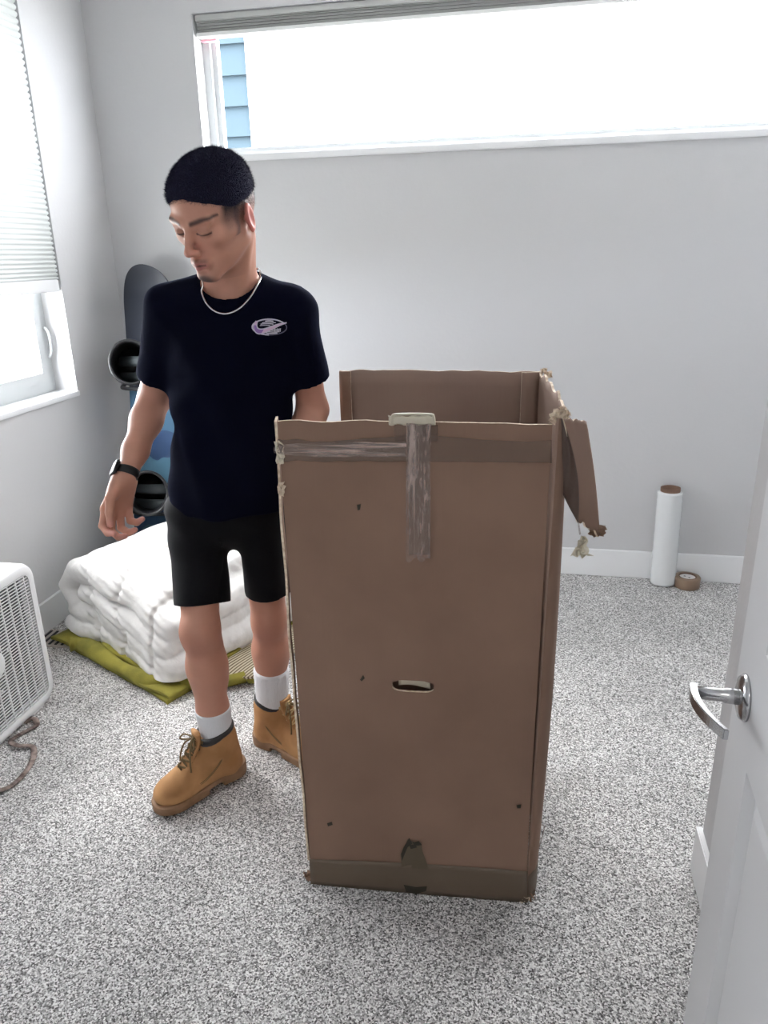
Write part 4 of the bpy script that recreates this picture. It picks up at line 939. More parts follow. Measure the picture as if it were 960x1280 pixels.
# ================================================================== PERSON
def man():
    base = Vector((-.82, 1.82, 0))
    t = thing('person', 'man in black t-shirt and black shorts stepping beside the box, looking down, tan boots', 'person', base)
    v3 = lambda v: np.array(v, float)
    J = dict(neckb=P(291, 372, 1.815), shR=P(209, 383, 1.80), elR=P(192, 500, 1.865), wrR=P(159, 592, 1.70),
             shL=P(368, 387, 1.85), elL=P(391, 512, 1.93), wrL=Vector((-.612, 1.80, .965)),
             hipR=P(246, 640, 1.84), kneR=P(251, 788, 1.715), ankR=Vector((-.868, 1.728, .105)),
             hipL=P(322, 640, 1.88), kneL=P(337, 775, 1.90), ankL=Vector((-.770, 1.925, .095)))
    J = {k: v3(v) for k, v in J.items()}
    latL = J['shL'] - J['shR']; latL /= np.linalg.norm(latL)          # towards his left
    fwd = np.cross(np.array([0, 0, 1.]), latL) * -1; fwd /= np.linalg.norm(fwd)
    if fwd[1] > 0: fwd = -fwd
    # ---------------- head frame: x = his left, y = backwards, z = up
    def rotm(yaw, pitch, roll):
        cz, sz = math.cos(yaw), math.sin(yaw); cp, sp = math.cos(pitch), math.sin(pitch); cr, sr = math.cos(roll), math.sin(roll)
        Rz = np.array([[cz, -sz, 0], [sz, cz, 0], [0, 0, 1]]); Rx = np.array([[1, 0, 0], [0, cp, -sp], [0, sp, cp]]); Ry = np.array([[cr, 0, sr], [0, 1, 0], [-sr, 0, cr]])
        return Rz @ Rx @ Ry
    HR = rotm(math.radians(-19), math.radians(23), math.radians(4)); HC = v3(P(269, 266, 1.70)); HS = 1.05
    h = .0026
    B = Field((-1.20, 1.52, .02), (-.45, 2.06, 1.79), h)
    W_ = lambda p: HC + HR @ (np.array(p, float) * HS)
    def hrc(a, b, ra, rb, k, n=None, f=1.0, mode='u'): B.rc(W_(a), W_(b), ra * HS, rb * HS, k, None if n is None else HR @ np.array(n, float), f, mode)
    def hell(c, r, k, mode='u', R2=None): B.ell(W_(c), np.array(r) * HS, k, HR if R2 is None else HR @ R2, mode)
    # torso
    pel = (J['hipL'] + J['hipR']) / 2 + np.array([0, 0, .03]); chest = (J['shL'] + J['shR']) / 2 - np.array([0, 0, .09])
    B.rc(pel, chest, .105, .125, 0, fwd, 1.6)
    B.rc(J['shR'] + [.02, 0, -.03], J['shL'] + [-.02, 0, -.03], .046, .046, .05)
    for s_ in ('R', 'L'):
        B.rc(J['hip' + s_] + [0, 0, .0], pel, .064, .085, .03)
    nk = J['neckb']; hb = W_((0, .035, -.065))
    B.rc(nk - [0, 0, .045], nk + [0, 0, .0], .085, .064, .05)
    B.rc(nk, hb, .058, .052, .02); B.rc(nk + [0, 0, .01], W_((0, .0, -.075)), .048, .036, .02)
    # trapezius and sternomastoid
    for s_ in (1, -1):
        B.rc(nk + [0, .01, .02], (J['shL'] if s_ > 0 else J['shR']) * .6 + nk * .4 + [0, 0, .01], .035, .04, .04)
        B.rc(W_((s_ * .055, .03, -.045)), nk - fwd * -.045 + [s_ * .012, 0, -.03], .013, .012, .018)
    # arms
    def limb(a, b, ra, rb, k=.02, n=None, f=1): B.rc(a, b, ra, rb, k, n, f)
    for s_, wr in (('R', J['wrR']), ('L', J['wrL'])):
        sh, el = J['sh' + s_], J['el' + s_]; dn = el - sh
        limb(sh, sh + dn * .5, .043, .043, .03); limb(sh + dn * .5, el, .043, .038, .02)
        fa = wr - el; B.rc(el + fa * .0, el + fa * .28, .037, .0385, .03); limb(el + fa * .28, el + fa * .7, .0385, .0325, .03); limb(el + fa * .7, wr, .0325, .0255, .02)
        B.ell(el + np.array([0, .012, -.004]), (.022, .022, .022), .03)
    # legs
    for s_ in ('R', 'L'):
        hp, kn, an = J['hip' + s_], J['kne' + s_], J['ank' + s_]
        limb(hp, kn, .066, .050, .03); sk = an - kn
        f2 = np.array([-.35, -.93, 0]) if s_ == 'R' else np.array([.1, -1, 0])
        B.rc(kn, kn + sk * .28, .047, .051, .03); B.rc(kn + sk * .14 - f2 * .018, kn + sk * .38 - f2 * .014, .036, .042, .03)
        limb(kn + sk * .28, kn + sk * .62, .051, .044, .03); limb(kn + sk * .62, an, .044, .038, .02)
        B.ell(kn + f2 * .022 + np.array([0, 0, -.004]), (.030, .022, .036), .035)
        B.rc(kn + f2 * .03 + sk * .10, kn + f2 * .018 + sk * .62, .014, .012, .02)
        toe = np.array([-.17, -.20, 0]) if s_ == 'R' else np.array([.20, -.08, 0]); toe /= np.linalg.norm(toe)
        B.rc(an - [0, 0, .045] - toe * .03, an - [0, 0, .055] + toe * .12, .03, .026, .03)
    # hands
    def hand(wr, d, n, tdir, S, curl, thumb):
        d, n = v3(d) / np.linalg.norm(d), v3(n); n -= d * (n @ d); n /= np.linalg.norm(n); th = np.cross(d, n)
        if th @ v3(tdir) < 0: th = -th
        B.rc(wr, wr + d * .035 * S, .0245, .028, .015, n, 1.35)
        for q, L_ in ((.030, .088), (.010, .094), (-.010, .090), (-.029, .080)):
            B.rc(wr + d * .02 * S + th * q * .5 * S, wr + d * L_ * S + th * q * S, .017 * S, .0122 * S, .012, n, 1.05)
        out = []
        for i, (q, L0, l1, l2, l3) in enumerate(((.030, .088, .042, .026, .021), (.010, .094, .046, .030, .022), (-.0105, .090, .043, .028, .021), (-.030, .080, .034, .021, .019))):
            p = wr + d * L0 * S + th * q * S; ang = 0
            for j, (l, r0, r1) in enumerate(((l1, .0098, .0088), (l2, .0088, .0080), (l3, .0080, .0066))):
                ang += curl[i][j]; dd = d * math.cos(ang) + n * math.sin(ang) + th * (.10 - .07 * i) * (1 if j == 0 else .4); dd /= np.linalg.norm(dd)
                p2 = p + dd * l * S; B.rc(p, p2, r0 * S, r1 * S, .0035 if j else .008); p = p2
            out.append(p)
        p = wr + d * .022 * S + th * .016 * S
        p1 = p + (d * thumb[0][0] + th * thumb[0][1] + n * thumb[0][2]) * .045 * S; B.rc(p, p1, .018 * S, .0125 * S, .014)
        p2 = p1 + (d * thumb[1][0] + th * thumb[1][1] + n * thumb[1][2]) * .034 * S; B.rc(p1, p2, .0118 * S, .0098 * S, .004)
        p3 = p2 + (d * thumb[2][0] + th * thumb[2][1] + n * thumb[2][2]) * .027 * S; B.rc(p2, p3, .0098 * S, .0075 * S, .004); out.append(p3)
        return out
    kn = v3(P(141, 650, 1.665)); dR = kn - J['wrR']
    tipsR = hand(J['wrR'], dR, (.95, -.30, .15), (.1, -1, 0), 1.12, ((.30, .95, .60), (.42, 1.0, .62), (.52, 1.05, .65), (.62, 1.1, .65)), ((.80, .50, .34), (.95, .02, .36), (.92, -.10, .40)))
    tipsL = hand(J['wrL'], (.18, -.25, -.90), (.85, .2, .1), (.1, -1, 0), 1.0, ((.3, .5, .4), (.3, .55, .4), (.35, .55, .4), (.4, .6, .4)), ((.7, .6, .3), (.9, .2, .4), (.8, 0, .5)))
    # ---------------- head
    hell((0, .012, .022), (.0745, .096, .088), .0)
    hell((0, -.028, .040), (.063, .062, .052), .03)
    hell((0, -.034, -.040), (.056, .056, .070), .035)
    for s_ in (1, -1):
        hrc((s_ * .053, .002, -.052), (s_ * .016, -.074, -.104), .016, .013, .022)
        hrc((s_ * .048, -.062, -.024), (s_ * .060, -.03, -.018), .015, .013, .022)
        hrc((s_ * .012, -.0905, .013), (s_ * .047, -.079, .016), .0085, .0085, .014)
    hell((0, -.079, -.103), (.021, .014, .014), .016)
    for s_ in (1, -1): hell((s_ * .031, -.098, -.004), (.017, .013, .0125), .010, 's')
    for s_ in (1, -1):
        hell((s_ * .031, -.0800, -.006), (.0160, .0135, .0115), .003)
        hrc((s_ * .017, -.091, .004), (s_ * .045, -.084, .004), .0034, .0034, .005)
    hrc((0, -.090, .006), (0, -.1105, -.036), .0075, .0090, .012); hell((0, -.1135, -.041), (.0105, .0095, .0085), .006)
    for s_ in (1, -1): hell((s_ * .0125, -.103, -.0445), (.0080, .0105, .0075), .006)
    for s_ in (1, -1): hell((s_ * .0065, -.110, -.052), (.0032, .0045, .003), .003, 's')
    hell((0, -.086, -.072), (.027, .014, .018), .014)
    for s_ in (1, -1): hrc((0, -.1005, -.0675), (s_ * .023, -.087, -.0725), .0052, .0030, .004); hrc((0, -.0985, -.0795), (s_ * .020, -.087, -.0745), .0068, .0034, .004)
    hrc((-.018, -.0985, -.0738), (.018, -.0985, -.0738), .0016, .0016, .003, None, 1, 's')
    hell((0, -.094, -.0885), (.016, .006, .004), .006, 's')
    for s_ in (1, -1):
        R2 = rotm(s_ * .45, .18, s_ * .05)
        hell((s_ * .0795, .014, -.014), (.0085, .0195, .0325), .006, 'u', R2); hell((s_ * .0875, .012, -.010), (.006, .0115, .021), .006, 's', R2)
        hell((s_ * .078, .003, -.012), (.006, .005, .008), .004)
    # colours (skin, lip, brow, stubble and nail colours, plus painted lid shade)
    SK = np.array([.53, .265, .185])
    def cols(p):
        c = np.tile(SK, (len(p), 1)); q = ((p - HC) @ HR) / HS; x, y, z = q[:, 0], q[:, 1], q[:, 2]; ax = np.abs(x)
        head = np.linalg.norm(q, axis=1) < .16
        def blend(mask, col, a): 
            m_ = (np.clip(mask, 0, 1) * a)[:, None]; c[:] = c * (1 - m_) + np.array(col) * m_
        sm = lambda v, e: np.clip(.5 + v / e, 0, 1)
        front = sm(-y - .035, .03) * head
        lip = np.exp(-(((ax / .0245) ** 2 + ((z + .0742 + .0000) / .0098) ** 2)) ** 3) * sm(-y - .075, .01) * head
        blend(lip, (.40, .135, .125), .85)
        blend(np.exp(-((z + .0738) / .0016) ** 2) * (ax < .019) * sm(-y - .07, .01) * head, (.06, .015, .015), .9)
        # eyebrows
        bz = .0135 + .24 * (ax - .012) - 6.5 * (ax - .034) ** 2 * (ax > .034)
        blend(sm(.0046 - .10 * np.maximum(ax - .036, 0) - np.abs(z - bz), .005) * sm(ax - .012, .006) * (ax < .060) * front, (.022, .014, .014), .92)
        # lids: lash line low on the lid
        lz = -.0105 - 5.0 * (ax - .031) ** 2 * -1
        blend(sm(.0020 - np.abs(z - lz), .0018) * (np.abs(ax - .031) < .0165) * front, (.02, .012, .014), .95)
        blend(np.exp(-(((ax - .031) / .022) ** 2 + ((z + .001) / .016) ** 2)) * front, (.28, .13, .095), .35)  # slight lid shadow painted into the skin around the eyes
        # stubble: moustache, chin beard
        blend(sm(.0035 - np.abs(z + .0632 + .10 * ax), .004) * sm(.022 - ax, .008) * front, (.05, .03, .03), .5)
        blend(np.exp(-((ax / .023) ** 2 + ((z + .110) / .0125) ** 2) ** 2) * sm(-y - .045, .02) * head, (.028, .018, .02), .9)
        jaw = sm(-.078 - z, .03) * sm(-y + .0, .04) * head * (z > -.135); blend(jaw, (.20, .12, .10), .22)
        # fade haircut: skin to dark between the ear and the hair cap, sideburn
        hl = .010 + .030 * np.clip((-y - .03) / .04, 0, 1)
        side = sm(ax - .052, .016) * sm(y + .050 - .2 * (z - .02), .014)
        fade = np.clip((z - (-.030)) / .055, 0, 1) * head
        fade = fade * np.maximum(side, sm(y - .03, .03)); earm = ((ax > .0765) & (np.abs(y - .014) < .03) & (z < .026))
        blend(fade * (~earm), (.022, .016, .019), .93)
        sb = sm(.009 - np.abs(y + .018 - .15 * z), .01) * (z > -.035) * sm(ax - .05, .01) * head; blend(sb * (~earm), (.03, .025, .035), .55)
        blend(earm * head * 1.0, (.62, .17, .15), .65)
        blend(np.exp(-((ax / .03) ** 2 + ((z + .042) / .02) ** 2)) * front, (.50, .21, .16), .5)
        # fingertips and knuckles pinker
        for tp in tipsR + tipsL:
            d_ = np.linalg.norm(p - tp, axis=1); blend(np.exp(-(d_ / .016) ** 2), (.66, .30, .26), .75)
        for kk, n2 in ((J['kneR'], 1), (J['kneL'], 1)):
            d_ = np.linalg.norm(p - (kk + [0, -.04, -.03]), axis=1); blend(np.exp(-(d_ / .045) ** 2), (.36, .15, .11), .5)
        return c
    off = (np.eye(3), -np.array(base))
    fobj('body', B, M['skin'], t, 1, cols, off)
    # ---------------- hair cap
    Hh = Field(HC - .16, HC + .19, .0028)
    def he(c, r, k, mode='u'): Hh.ell(W_(c), np.array(r) * HS, k, HR, mode)
    he((0, .012, .027), (.0775, .1015, .0925), 0); he((0, -.024, .056), (.064, .069, .050), .03); he((0, .02, .062), (.064, .074, .048), .03)
    def hp(p, n, k): Hh.plane(W_(p), HR @ np.array(n, float), k)
    hp((0, -.078, .050), (0, -.62, -1), .006)          # front hairline
    hp((0, 0, .020), (0, .06, -1), .010)               # lower rim over the ears
    hp((.0, -.090, 0), (0, -1, 0), .01)
    def hdisp(p): 
        return p + wob(p, 300, .0009, 3)[:, None] * np.array([.3, .3, 1])
    hair = fobj('hair', Hh, M['hair'], t, 2, None, off, hdisp)
    body = [c_ for c_ in t.children if c_.name.startswith('body')][0]
    rs = np.random.RandomState(12); bs_ = np.array(base); V, F = [], []
    def strands(o, cnt, ln, wfun):
        me = o.data; n_ = len(me.vertices); co = np.empty(n_ * 3, np.float32); me.vertices.foreach_get('co', co); co = co.reshape(-1, 3)
        no = np.empty(n_ * 3, np.float32); me.vertex_normals.foreach_get('vector', no); no = no.reshape(-1, 3)
        q = ((co + bs_ - HC) @ HR) / HS; w = wfun(q); w = w / w.sum(); idx = rs.choice(n_, cnt, True, w)
        comb = HR @ np.array([0, -.75, -.15])
        for i in idx:
            p = co[i] + rs.randn(3) * .0012; d_ = no[i] * .8 + comb * .55 + rs.randn(3) * .28; d_ /= np.linalg.norm(d_); l = ln * (.6 + .8 * rs.rand())
            sd = np.cross(d_, rs.randn(3)); sd /= np.linalg.norm(sd); s2 = np.cross(d_, sd); w0 = .00034; k = len(V); p = p - no[i] * .001
            V.extend((p + sd * w0, p - sd * w0 * .5 + s2 * w0 * .87, p - sd * w0 * .5 - s2 * w0 * .87, p + d_ * l)); F.extend(((k, k + 1, k + 3), (k + 1, k + 2, k + 3), (k + 2, k, k + 3)))
    strands(hair, 26000, .0062, lambda q: .4 + np.clip((q[:, 2] - .0) / .1, 0, 1))
    def fz(q):
        x, y, z = q.T; ax = np.abs(x); hd = np.linalg.norm(q, axis=1) < .125
        w = np.clip((z + .022) / .05, 0, 1) ** 1.6 * (z < .045) * hd * ((y > -.046) & ((ax > .05) | (y > .03))) * ~((ax > .077) & (np.abs(y - .014) < .03) & (z < .026))
        fr = np.exp(-((z - .05 + .62 * (y + .078)) / .004) ** 2) * (y < -.03) * hd * .5
        return w + fr + 1e-12
    strands(body, 9000, .0022, fz)
    hs_ = meshobj('hair_strands', V, F, M['hair'], t, False); hs_['kind'] = 'stuff'
    # ---------------- t-shirt
    T = Field((-1.12, 1.58, .70), (-.40, 2.12, 1.50), .0042)
    hem = v3(P(284, 628, 1.86)); mid = v3(P(290, 500, 1.85)); ch = v3(P(291, 425, 1.84))
    T.rc(ch, mid, .166, .158, 0, fwd, 1.42); T.rc(mid, hem - [0, 0, .07], .156, .163, .03, fwd, 1.32)
    T.rc(J['shR'] + [.022, 0, -.022], J['shL'] + [-.022, 0, -.022], .060, .060, .07, fwd, 1.0)
    for s_ in ('R', 'L'):
        sh, el = J['sh' + s_], J['el' + s_]; d = el - sh
        T.rc(nk + [0, .008, -.005], sh + [0, 0, -.004], .066, .046, .05)
        out = -latL if s_ == 'R' else latL
        q_, r2 = (.74, .055) if s_ == 'R' else (.68, .064)
        p = sh + d * q_; ax_ = d / np.linalg.norm(d)
        def slv(X, Y, Z, sh=sh, p=p, ax_=ax_, out=out, r2=r2):
            def seg(a, b, ra, rb):
                x, y, z = X - a[0], Y - a[1], Z - a[2]; ab = b - a; t_ = np.clip((x * ab[0] + y * ab[1] + z * ab[2]) / (ab @ ab), 0, 1)
                return np.sqrt((x - t_ * ab[0]) ** 2 + (y - t_ * ab[1]) ** 2 + (z - t_ * ab[2]) ** 2) - (ra + (rb - ra) * t_)
            return np.maximum(seg(sh + [0, 0, -.012] - out * .008, p + ax_ * .06, .058, r2 + .002), (X - p[0]) * ax_[0] + (Y - p[1]) * ax_[1] + (Z - p[2]) * ax_[2])
        T.op(slv, np.minimum(sh, p) - .10, np.maximum(sh, p) + .10, .035)
        T.rc(p - ax_ * .03, p + ax_ * .05, r2 - .010, r2 - .007, .004, None, 1, 's')
    T.plane(hem + [0, 0, -.012], (.03, 0, -1), .006, hem - .3, hem + [.3, .3, .06])
    # collar opening
    ncx = nk + fwd * .018 + np.array([0, 0, .045]); nd = np.array([0, 0, 1.]) + fwd * .42; nd /= np.linalg.norm(nd)
    T.rc(ncx - nd * .055, ncx + nd * .10, .066, .085, .008, None, 1, 's')
    def tdisp(p):
        q = p - v3(mid); lat = q @ latL; z = q[:, 2]; f = q @ fwd
        w = np.zeros(len(p))
        low = np.clip((.20 - z) / .35, 0, 1)
        w += .0055 * low * np.sin(lat * 42 + z * 9 + 2.2 * np.sin(z * 7) + f * 12)
        w += .004 * np.sin(z * 55 + lat * 22 * np.sign(lat) + 1.5 * np.sin(lat * 20)) * np.exp(-((z - .05) / .13) ** 2) * np.clip(np.abs(lat) / .1, 0, 1)
        w += .0035 * np.sin((lat * .7 + z) * 48) * np.clip((np.abs(lat) - .12) / .05, 0, 1)
        w += wob(p, 26, .003, 9)
        r_ = p - (v3(mid) + np.outer(np.clip(z, -.2, .2), [0, 0, 1])); r_ /= np.linalg.norm(r_, axis=1)[:, None] + 1e-6
        return p + r_ * w[:, None]
    shirt = fobj('t_shirt', T, M['cloth'], t, 2, None, off, tdisp)
    # ---------------- shorts
    S_ = Field((-1.12, 1.58, .38), (-.52, 2.12, .97), .0042)
    S_.rc(pel + [0, 0, .10], pel + [0, 0, .01], .130, .146, 0, fwd, 1.25)
    for s_, hp_, hmz, r1 in (('R', v3(P(248, 700, 1.80)), v3(P(251, 755, 1.755)), .079), ('L', v3(P(330, 690, 1.875)), v3(P(336, 738, 1.885)), .074)):
        hq = J['hip' + s_] + [0, 0, .0]; d = hmz - hp_; d /= np.linalg.norm(d)
        def leg(X, Y, Z, hq=hq, hp_=hp_, hmz=hmz, d=d, r1=r1):
            def seg(a, b, ra, rb):
                x, y, z = X - a[0], Y - a[1], Z - a[2]; ab = b - a; t_ = np.clip((x * ab[0] + y * ab[1] + z * ab[2]) / (ab @ ab), 0, 1)
                return np.sqrt((x - t_ * ab[0]) ** 2 + (y - t_ * ab[1]) ** 2 + (z - t_ * ab[2]) ** 2) - (ra + (rb - ra) * t_)
            return np.maximum(np.minimum(seg(hq, hp_, .088, r1 - .001), seg(hp_, hmz + d * .1, r1 - .001, r1 + .001)), (X - hmz[0]) * d[0] + (Y - hmz[1]) * d[1] + (Z - hmz[2]) * d[2])
        S_.op(leg, np.minimum(hq, hmz) - .12, np.maximum(hq, hmz) + .12, .022)
        S_.rc(hmz - d * .035, hmz + d * .04, r1 - .014, r1 - .010, .004, None, 1, 's')
    def sdisp(p):
        q = p - pel; lat = q @ latL; z = q[:, 2]
        w = .0045 * np.sin(lat * 38 + z * 14 + 1.4 * np.sin(z * 16)) * np.clip((-z) / .12, 0, 1) + wob(p, 28, .003, 4) + .003 * np.sin(z * 60 + lat * 30) * np.exp(-((z + .06) / .08) ** 2)
        r_ = p - np.where((lat > 0)[:, None], J['hipL'], J['hipR']); r_[:, 2] = 0; r_ /= np.linalg.norm(r_, axis=1)[:, None] + 1e-6
        return p + r_ * w[:, None]
    fobj('shorts', S_, M['shorts'], t, 2, None, off, sdisp)
    # ---------------- socks
    for s_, top in (('R', v3(P(272, 874, 1.75))), ('L', v3(P(341, 824, 1.945)))):
        an, kn_ = J['ank' + s_], J['kne' + s_]; ax_ = kn_ - an; ax_ /= np.linalg.norm(ax_); L_ = (top - an) @ ax_
        pts = [Vector(an + ax_ * (L_ * q - .01) - v3(base)) for q in (0, .3, .6, .85, .97, 1.0, 1.015)]
        tube('sock', pts, [.043, .045, .0475, .050, .0525, .0515, .046] if s_ == 'R' else [.045, .048, .052, .054, .0555, .0545, .048], M['sock'], t, 28)
    # ---------------- boots
    def boot(name_s, an, toe, lift, pitch):
        bt = bpy.data.objects.new('boot', None); link(bt, t)
        fx = Vector(toe).normalized(); yaw = math.atan2(fx.y, fx.x)
        o = Vector(an) - Vector((0, 0, an[2])) - base + Vector((0, 0, lift)) + fx * .055
        bt.location = o; bt.rotation_euler = (0, pitch, yaw)
        Fb = Field((-.155, -.085, .0), (.175, .085, .215), .0030)
        Fb.ell((.088, .0, .044), (.066, .052, .042), 0); Fb.rc((-.075, 0, .058), (.05, 0, .052), .042, .045, .02, (0, 1, 0), .96); Fb.rc((-.078, 0, .045), (-.065, 0, .15), .044, .050, .02)
        Fb.rc((.060, 0, .060), (-.030, 0, .135), .034, .038, .03); Fb.rc((-.04, 0, .12), (-.05, 0, .17), .047, .050, .02)
        Fb.plane((0, 0, .012), (0, 0, -1)); Fb.plane((-.05, 0, .176), (.16, 0, 1), .003)
        Fb.rc((-.055, 0, .13), (-.05, 0, .24), .037, .041, .004, None, 1, 's')
        def bd(p):
            q = p.copy(); w = .0016 * np.sin(p[:, 0] * 160 + p[:, 2] * 90 + 2 * np.sin(p[:, 1] * 60)) * np.exp(-((p[:, 0] - .035) / .03) ** 2 - ((p[:, 2] - .07) / .04) ** 2) + wob(p, 60, .0012, 5)
            r_ = p - [-.0, 0, .06]; r_ /= np.linalg.norm(r_, axis=1)[:, None] + 1e-6; return q + r_ * w[:, None]
        fobj('upper', Fb, M['boot'], bt, 2, None, None, bd)
        # sole with heel block
        Fs = Field((-.16, -.085, -.006), (.185, .085, .05), .0030)
        def sole(X, Y, Z):
            d = 1e3
            for (a, b, ra, rb) in (((-.090, 0), (-.03, 0), .044, .040), ((-.03, 0), (.095, .0), .040, .0565), ((.095, 0), (.110, 0), .0565, .052)):
                ab = b[0] - a[0]; t_ = np.clip((X - a[0]) / ab, 0, 1); d = np.minimum(d, np.sqrt((X - a[0] - t_ * ab) ** 2 + Y ** 2) - (ra + (rb - ra) * t_))
            d = d + .0014 * np.where(np.sin(Z * 900) > 0, 1, 0) * (Z < .016)
            top = Z - (.030 + .010 * np.clip(-(X - .02) / .08, 0, 1)); return np.maximum(np.maximum(d + 0 * Z, top + 0 * X), -Z + 0 * X)
        Fs.op(sole, Fs.lo, Fs.lo + Fs.n * Fs.h); Fs.rbox((-.018, 0, .0), (.024, .1, .017), .006, .004, None, 's')
        fobj('sole', Fs, M['sole'], bt, 1)
        ring = []
        for k in range(28):
            a_ = 2 * PI * k / 28; ring.append((-.052 + .048 * math.cos(a_), .046 * math.sin(a_), .182 - .16 * .048 * math.cos(a_) - .012 * max(0, math.cos(a_)) - .004))
        tube('padded_collar', ring, [.0105 + .0015 * math.sin(6 * PI * k / 28) for k in range(28)], M['collar'], bt, 10, True)
        Ft = spline([(.060, 0, .095), (.032, 0, .128), (.008, 0, .165), (.004, 0, .196)], 6)
        tube('tongue', Ft, [.020, .021, .022, .023, .024, .024] + [.025] * (len(Ft) - 6), M['boot'], bt, 14, False, .35, (1, 0, 1))
        ll = []
        for k in range(6):
            q = k / 5; x = .068 - .064 * q; z = .097 + .079 * q; w = .019 + .006 * q
            if k < 5:
                x2 = .068 - .064 * (k + 1) / 5; z2 = .097 + .079 * (k + 1) / 5
                for s2 in (1, -1): ll.append((spline([(x - .006, s2 * w, z - .010), (x * .5 + x2 * .5 + .008, 0, (z + z2) / 2 + .009 + .002 * s2), (x2 - .006, -s2 * (w + .002), z2 - .010)], 5), .0028))
            else: ll.append((spline([(x - .006, w, z - .006), (x + .012, 0, z + .010), (x - .006, -w, z - .006)], 5), .0030))
        tubes('laces', ll, M['lace'] if name_s == 'R' else M['lace_light'], bt)
        ll = []
        for s2 in (1, -1):
            ll.append((spline([(.012, 0, .182), (.030, s2 * .022, .190), (.038, s2 * .040, .170), (.026, s2 * .026, .168), (.014, 0, .182)], 6), .0026))
            ll.append((spline([(.014, 0, .182), (.034, s2 * .018, .165), (.046, s2 * .030, .130), (.050, s2 * .036, .100)], 6), .0026))
        tubes('lace_bow', ll, M['lace'], bt)
        # stitched seams
        ll = []
        for s2 in (1, -1):
            for dz in (0, .005): ll.append((spline([(.045, s2 * .046, .050 + dz), (.010, s2 * .0475, .060 + dz), (-.030, s2 * .0465, .085 + dz), (-.050, s2 * .0495, .115 + dz)], 6), .0011))
        for pts_, r_s in ll: tube('seam', pts_, r_s, M['lace'], bt, 5)
        return bt
    boot('R', J['ankR'], (-.63, -.77, 0), .012, math.radians(2)); boot('L', J['ankL'], (.93, -.36, 0), .0, 0)
    # ---------------- necklace, resting on neck and shirt
    deps = [(o, BVHTree.FromPolygons([v.co for v in o.data.vertices], [p.vertices for p in o.data.polygons])) for o in (shirt, [c for c in t.children if c.name.startswith('body')][0])]
    def cast(p, d, L_=.4):
        best = None
        for _, b in deps:
            h_ = b.ray_cast(Vector(p), Vector(d), L_)
            if h_[0] is not None and (best is None or h_[3] < best[1]): best = (h_[0], h_[3], h_[1])
        return best
    bs = v3(base); pts = []
    fr = [P(*q, 1.80) for q in ((326, 338), (325, 352), (319, 368), (308, 382), (294, 389), (280, 387), (268, 377), (260, 362), (257, 350))]
    for k, p in enumerate(spline(fr, 3)):
        p = v3(p); st = p + fwd * .16 - bs; h_ = cast(st, -fwd)
        pts.append(Vector((h_[0] if h_ and h_[1] < .24 else p - bs)) + Vector(fwd) * .004)
    a_, b_ = pts[0], pts[-1]; bk = Vector(nk - bs - fwd * .062 + [0, 0, .045])
    for q in ((b_ * .6 + bk * .4) + Vector((-.020, 0, .012)), bk, (a_ * .6 + bk * .4) + Vector((.020, 0, .012))): pts.append(q)
    tube('necklace', spline(pts, 2), .0026, M['metal'], t, 6, False)
    # ---------------- chest emblem, laid on the shirt cloth
    ec = v3(P(333, 411, 1.72)) - bs; eb = deps[0][1]
    def on_shirt(u, v, d=.0012):   # u,v in px from the emblem centre
        s_ = .00172 * 1.08; p = ec + latL * u * s_ + np.array([0, 0, 1.]) * -v * s_ + fwd * .12
        h_ = eb.ray_cast(Vector(p), Vector(-fwd), .5); return (h_[0] if h_[0] is not None else Vector(p - fwd * .12)) + Vector(fwd) * d
    em = mat('emblem_white', (.60, .58, .66), .7); ep = mat('emblem_pink', (.66, .48, .62), .7); ev = mat('emblem_violet', (.28, .16, .42), .7); eg = mat('emblem_grey', (.10, .10, .15), .7)
    def stroke(pts2, w0, m, name, d=.0012, parent=None):
        V, F = [], []; n_ = len(pts2)
        for i, (u, v) in enumerate(pts2):
            a, b = pts2[max(i - 1, 0)], pts2[min(i + 1, n_ - 1)]; tx, ty = b[0] - a[0], b[1] - a[1]; l = math.hypot(tx, ty) or 1
            w = w0(i / (n_ - 1)) if callable(w0) else w0; V += [on_shirt(u - ty / l * w, v + tx / l * w, d), on_shirt(u + ty / l * w, v - tx / l * w, d)]
        for i in range(n_ - 1): F.append((2 * i, 2 * i + 1, 2 * i + 3, 2 * i + 2))
        return meshobj(name, V, F, m, parent)
    E0 = bpy.data.objects.new('emblem', None); link(E0, t)
    oval = lambda a, b, k0, k1, n=40: [(a * math.cos(q), b * math.sin(q)) for q in [k0 + (k1 - k0) * i / n for i in range(n + 1)]]
    stroke(oval(21.5, 10, math.radians(95), math.radians(330)), .8, em, 'oval_outline', .0012, E0)
    stroke(oval(21.5, 10, math.radians(-30), math.radians(95)), .7, eg, 'oval_outline', .0012, E0)
    for i, (y, x0, x1, w) in enumerate(((-7.5, -5, 5, .7), (-5.6, -9, 8, .5), (-3.8, -11, 5, .55), (-1.8, -12, 1, .45), (2.2, 4, 14, .45), (4.0, 1, 13.5, .55), (5.8, -3, 12, .55), (7.6, -5, 9, .75))):
        stroke([(x0 + (x1 - x0) * k / 8, y + .6 * math.sin(k / 8 * PI) * (-1 if y < 0 else 1)) for k in range(9)], w, em, 'globe_line', .0012, E0)
    for x in (6, 10, 13): stroke([(x, 1.5 + k * .9) for k in range(6)], .35, em, 'globe_line', .0012, E0)
    # tick: hooked blob at the left sweeping up to a point at the right
    outer = [(-16, -8), (-19, -4), (-19.6, 1), (-18, 6), (-14, 8.6), (-8, 7.8), (0, 4.6), (8, .5), (15, -3), (22, -5.6)]
    inner = [(-14.5, -7.5), (-15.5, -3), (-15.2, 0), (-13.5, 1.8), (-9, 2.2), (-4, 1.0), (2, -1.0), (9, -3.4), (15, -4.9), (22, -5.9)]
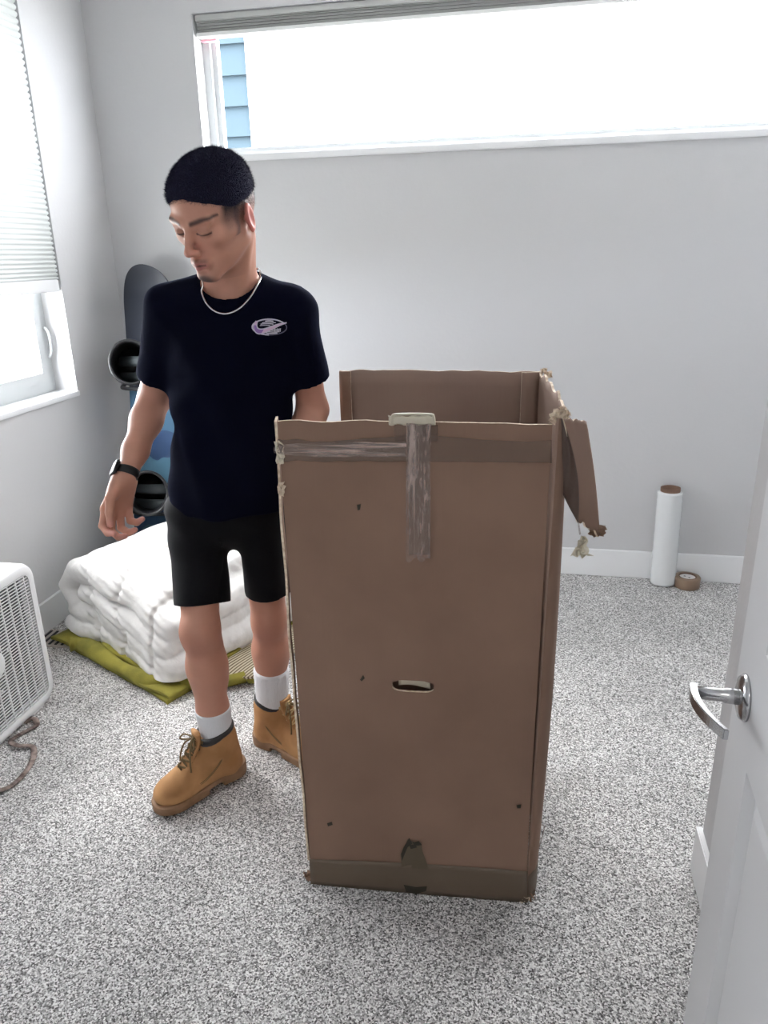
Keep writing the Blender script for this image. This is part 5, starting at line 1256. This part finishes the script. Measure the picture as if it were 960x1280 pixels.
    O = spline([(a, b, 0) for a, b in outer], 4); I = spline([(a, b, 0) for a, b in inner], 4)
    for nm, gr, dd, m_ in (('swoosh_border', 1.0, .0020, em), ('swoosh', .0, .0028, ep)):
        V, F, fm = [], [], []
        for a, b in zip(O, I):
            cx, cy = (a.x + b.x) / 2, (a.y + b.y) / 2; l = math.hypot(a.x - b.x, a.y - b.y) or 1; k = 1 + gr / l * 1.2 if gr else .72
            V += [on_shirt(cx + (a.x - cx) * k, cy + (a.y - cy) * k, dd), on_shirt(cx + (b.x - cx) * k, cy + (b.y - cy) * k, dd)]
        for i in range(len(O) - 1): F.append((2 * i, 2 * i + 1, 2 * i + 3, 2 * i + 2)); fm.append(1 if (nm == 'swoosh' and 4 < i < 18) else 0)
        meshobj(nm, V, F, None, E0, False, [m_, ev], fm)
    # ---------------- watch on the right wrist
    wr = J['wrR']; ax_ = wr - J['elR']; ax_ /= np.linalg.norm(ax_); c = wr - ax_ * .002 - bs; X1 = np.cross(ax_, [0, 0, 1.]); X1 /= np.linalg.norm(X1); Y1 = np.cross(ax_, X1)
    wt = bpy.data.objects.new('wristwatch', None); link(wt, t)
    V, F = [], []; n_ = 36
    for (r, a) in ((.0285, -.011), (.0305, -.010), (.0305, .010), (.0285, .011), (.026, .011), (.026, -.011)):
        for k in range(n_): q = 2 * PI * k / n_; V.append(Vector(c + X1 * math.cos(q) * r + Y1 * math.sin(q) * r * .96 + ax_ * a))
    for i in range(6):
        for k in range(n_): F.append((i * n_ + k, i * n_ + (k + 1) % n_, ((i + 1) % 6) * n_ + (k + 1) % n_, ((i + 1) % 6) * n_ + k))
    meshobj('strap', V, F, M['rubber'], wt, True)
    od = np.array([-.60, -.80, .0]); od -= ax_ * (od @ ax_); od /= np.linalg.norm(od); td = np.cross(ax_, od)
    mw = Matrix([[od[i], td[i], ax_[i], (c + od * .034)[i]] for i in range(3)] + [[0, 0, 0, 1]])
    bm = bmesh.new(); box(bm, (-.006, -.018, -.020), (.0035, .018, .020)); bmesh.ops.bevel(bm, geom=list(bm.edges), offset=.003, segments=3, affect='EDGES'); bm.transform(mw); bmobj('case', bm, M['rubber'], wt, True)
    bm = bmesh.new(); box(bm, (.0030, -.0155, -.0175), (.0048, .0155, .0175)); bm.transform(mw); bmobj('watch_face', bm, M['case'], wt)
man()
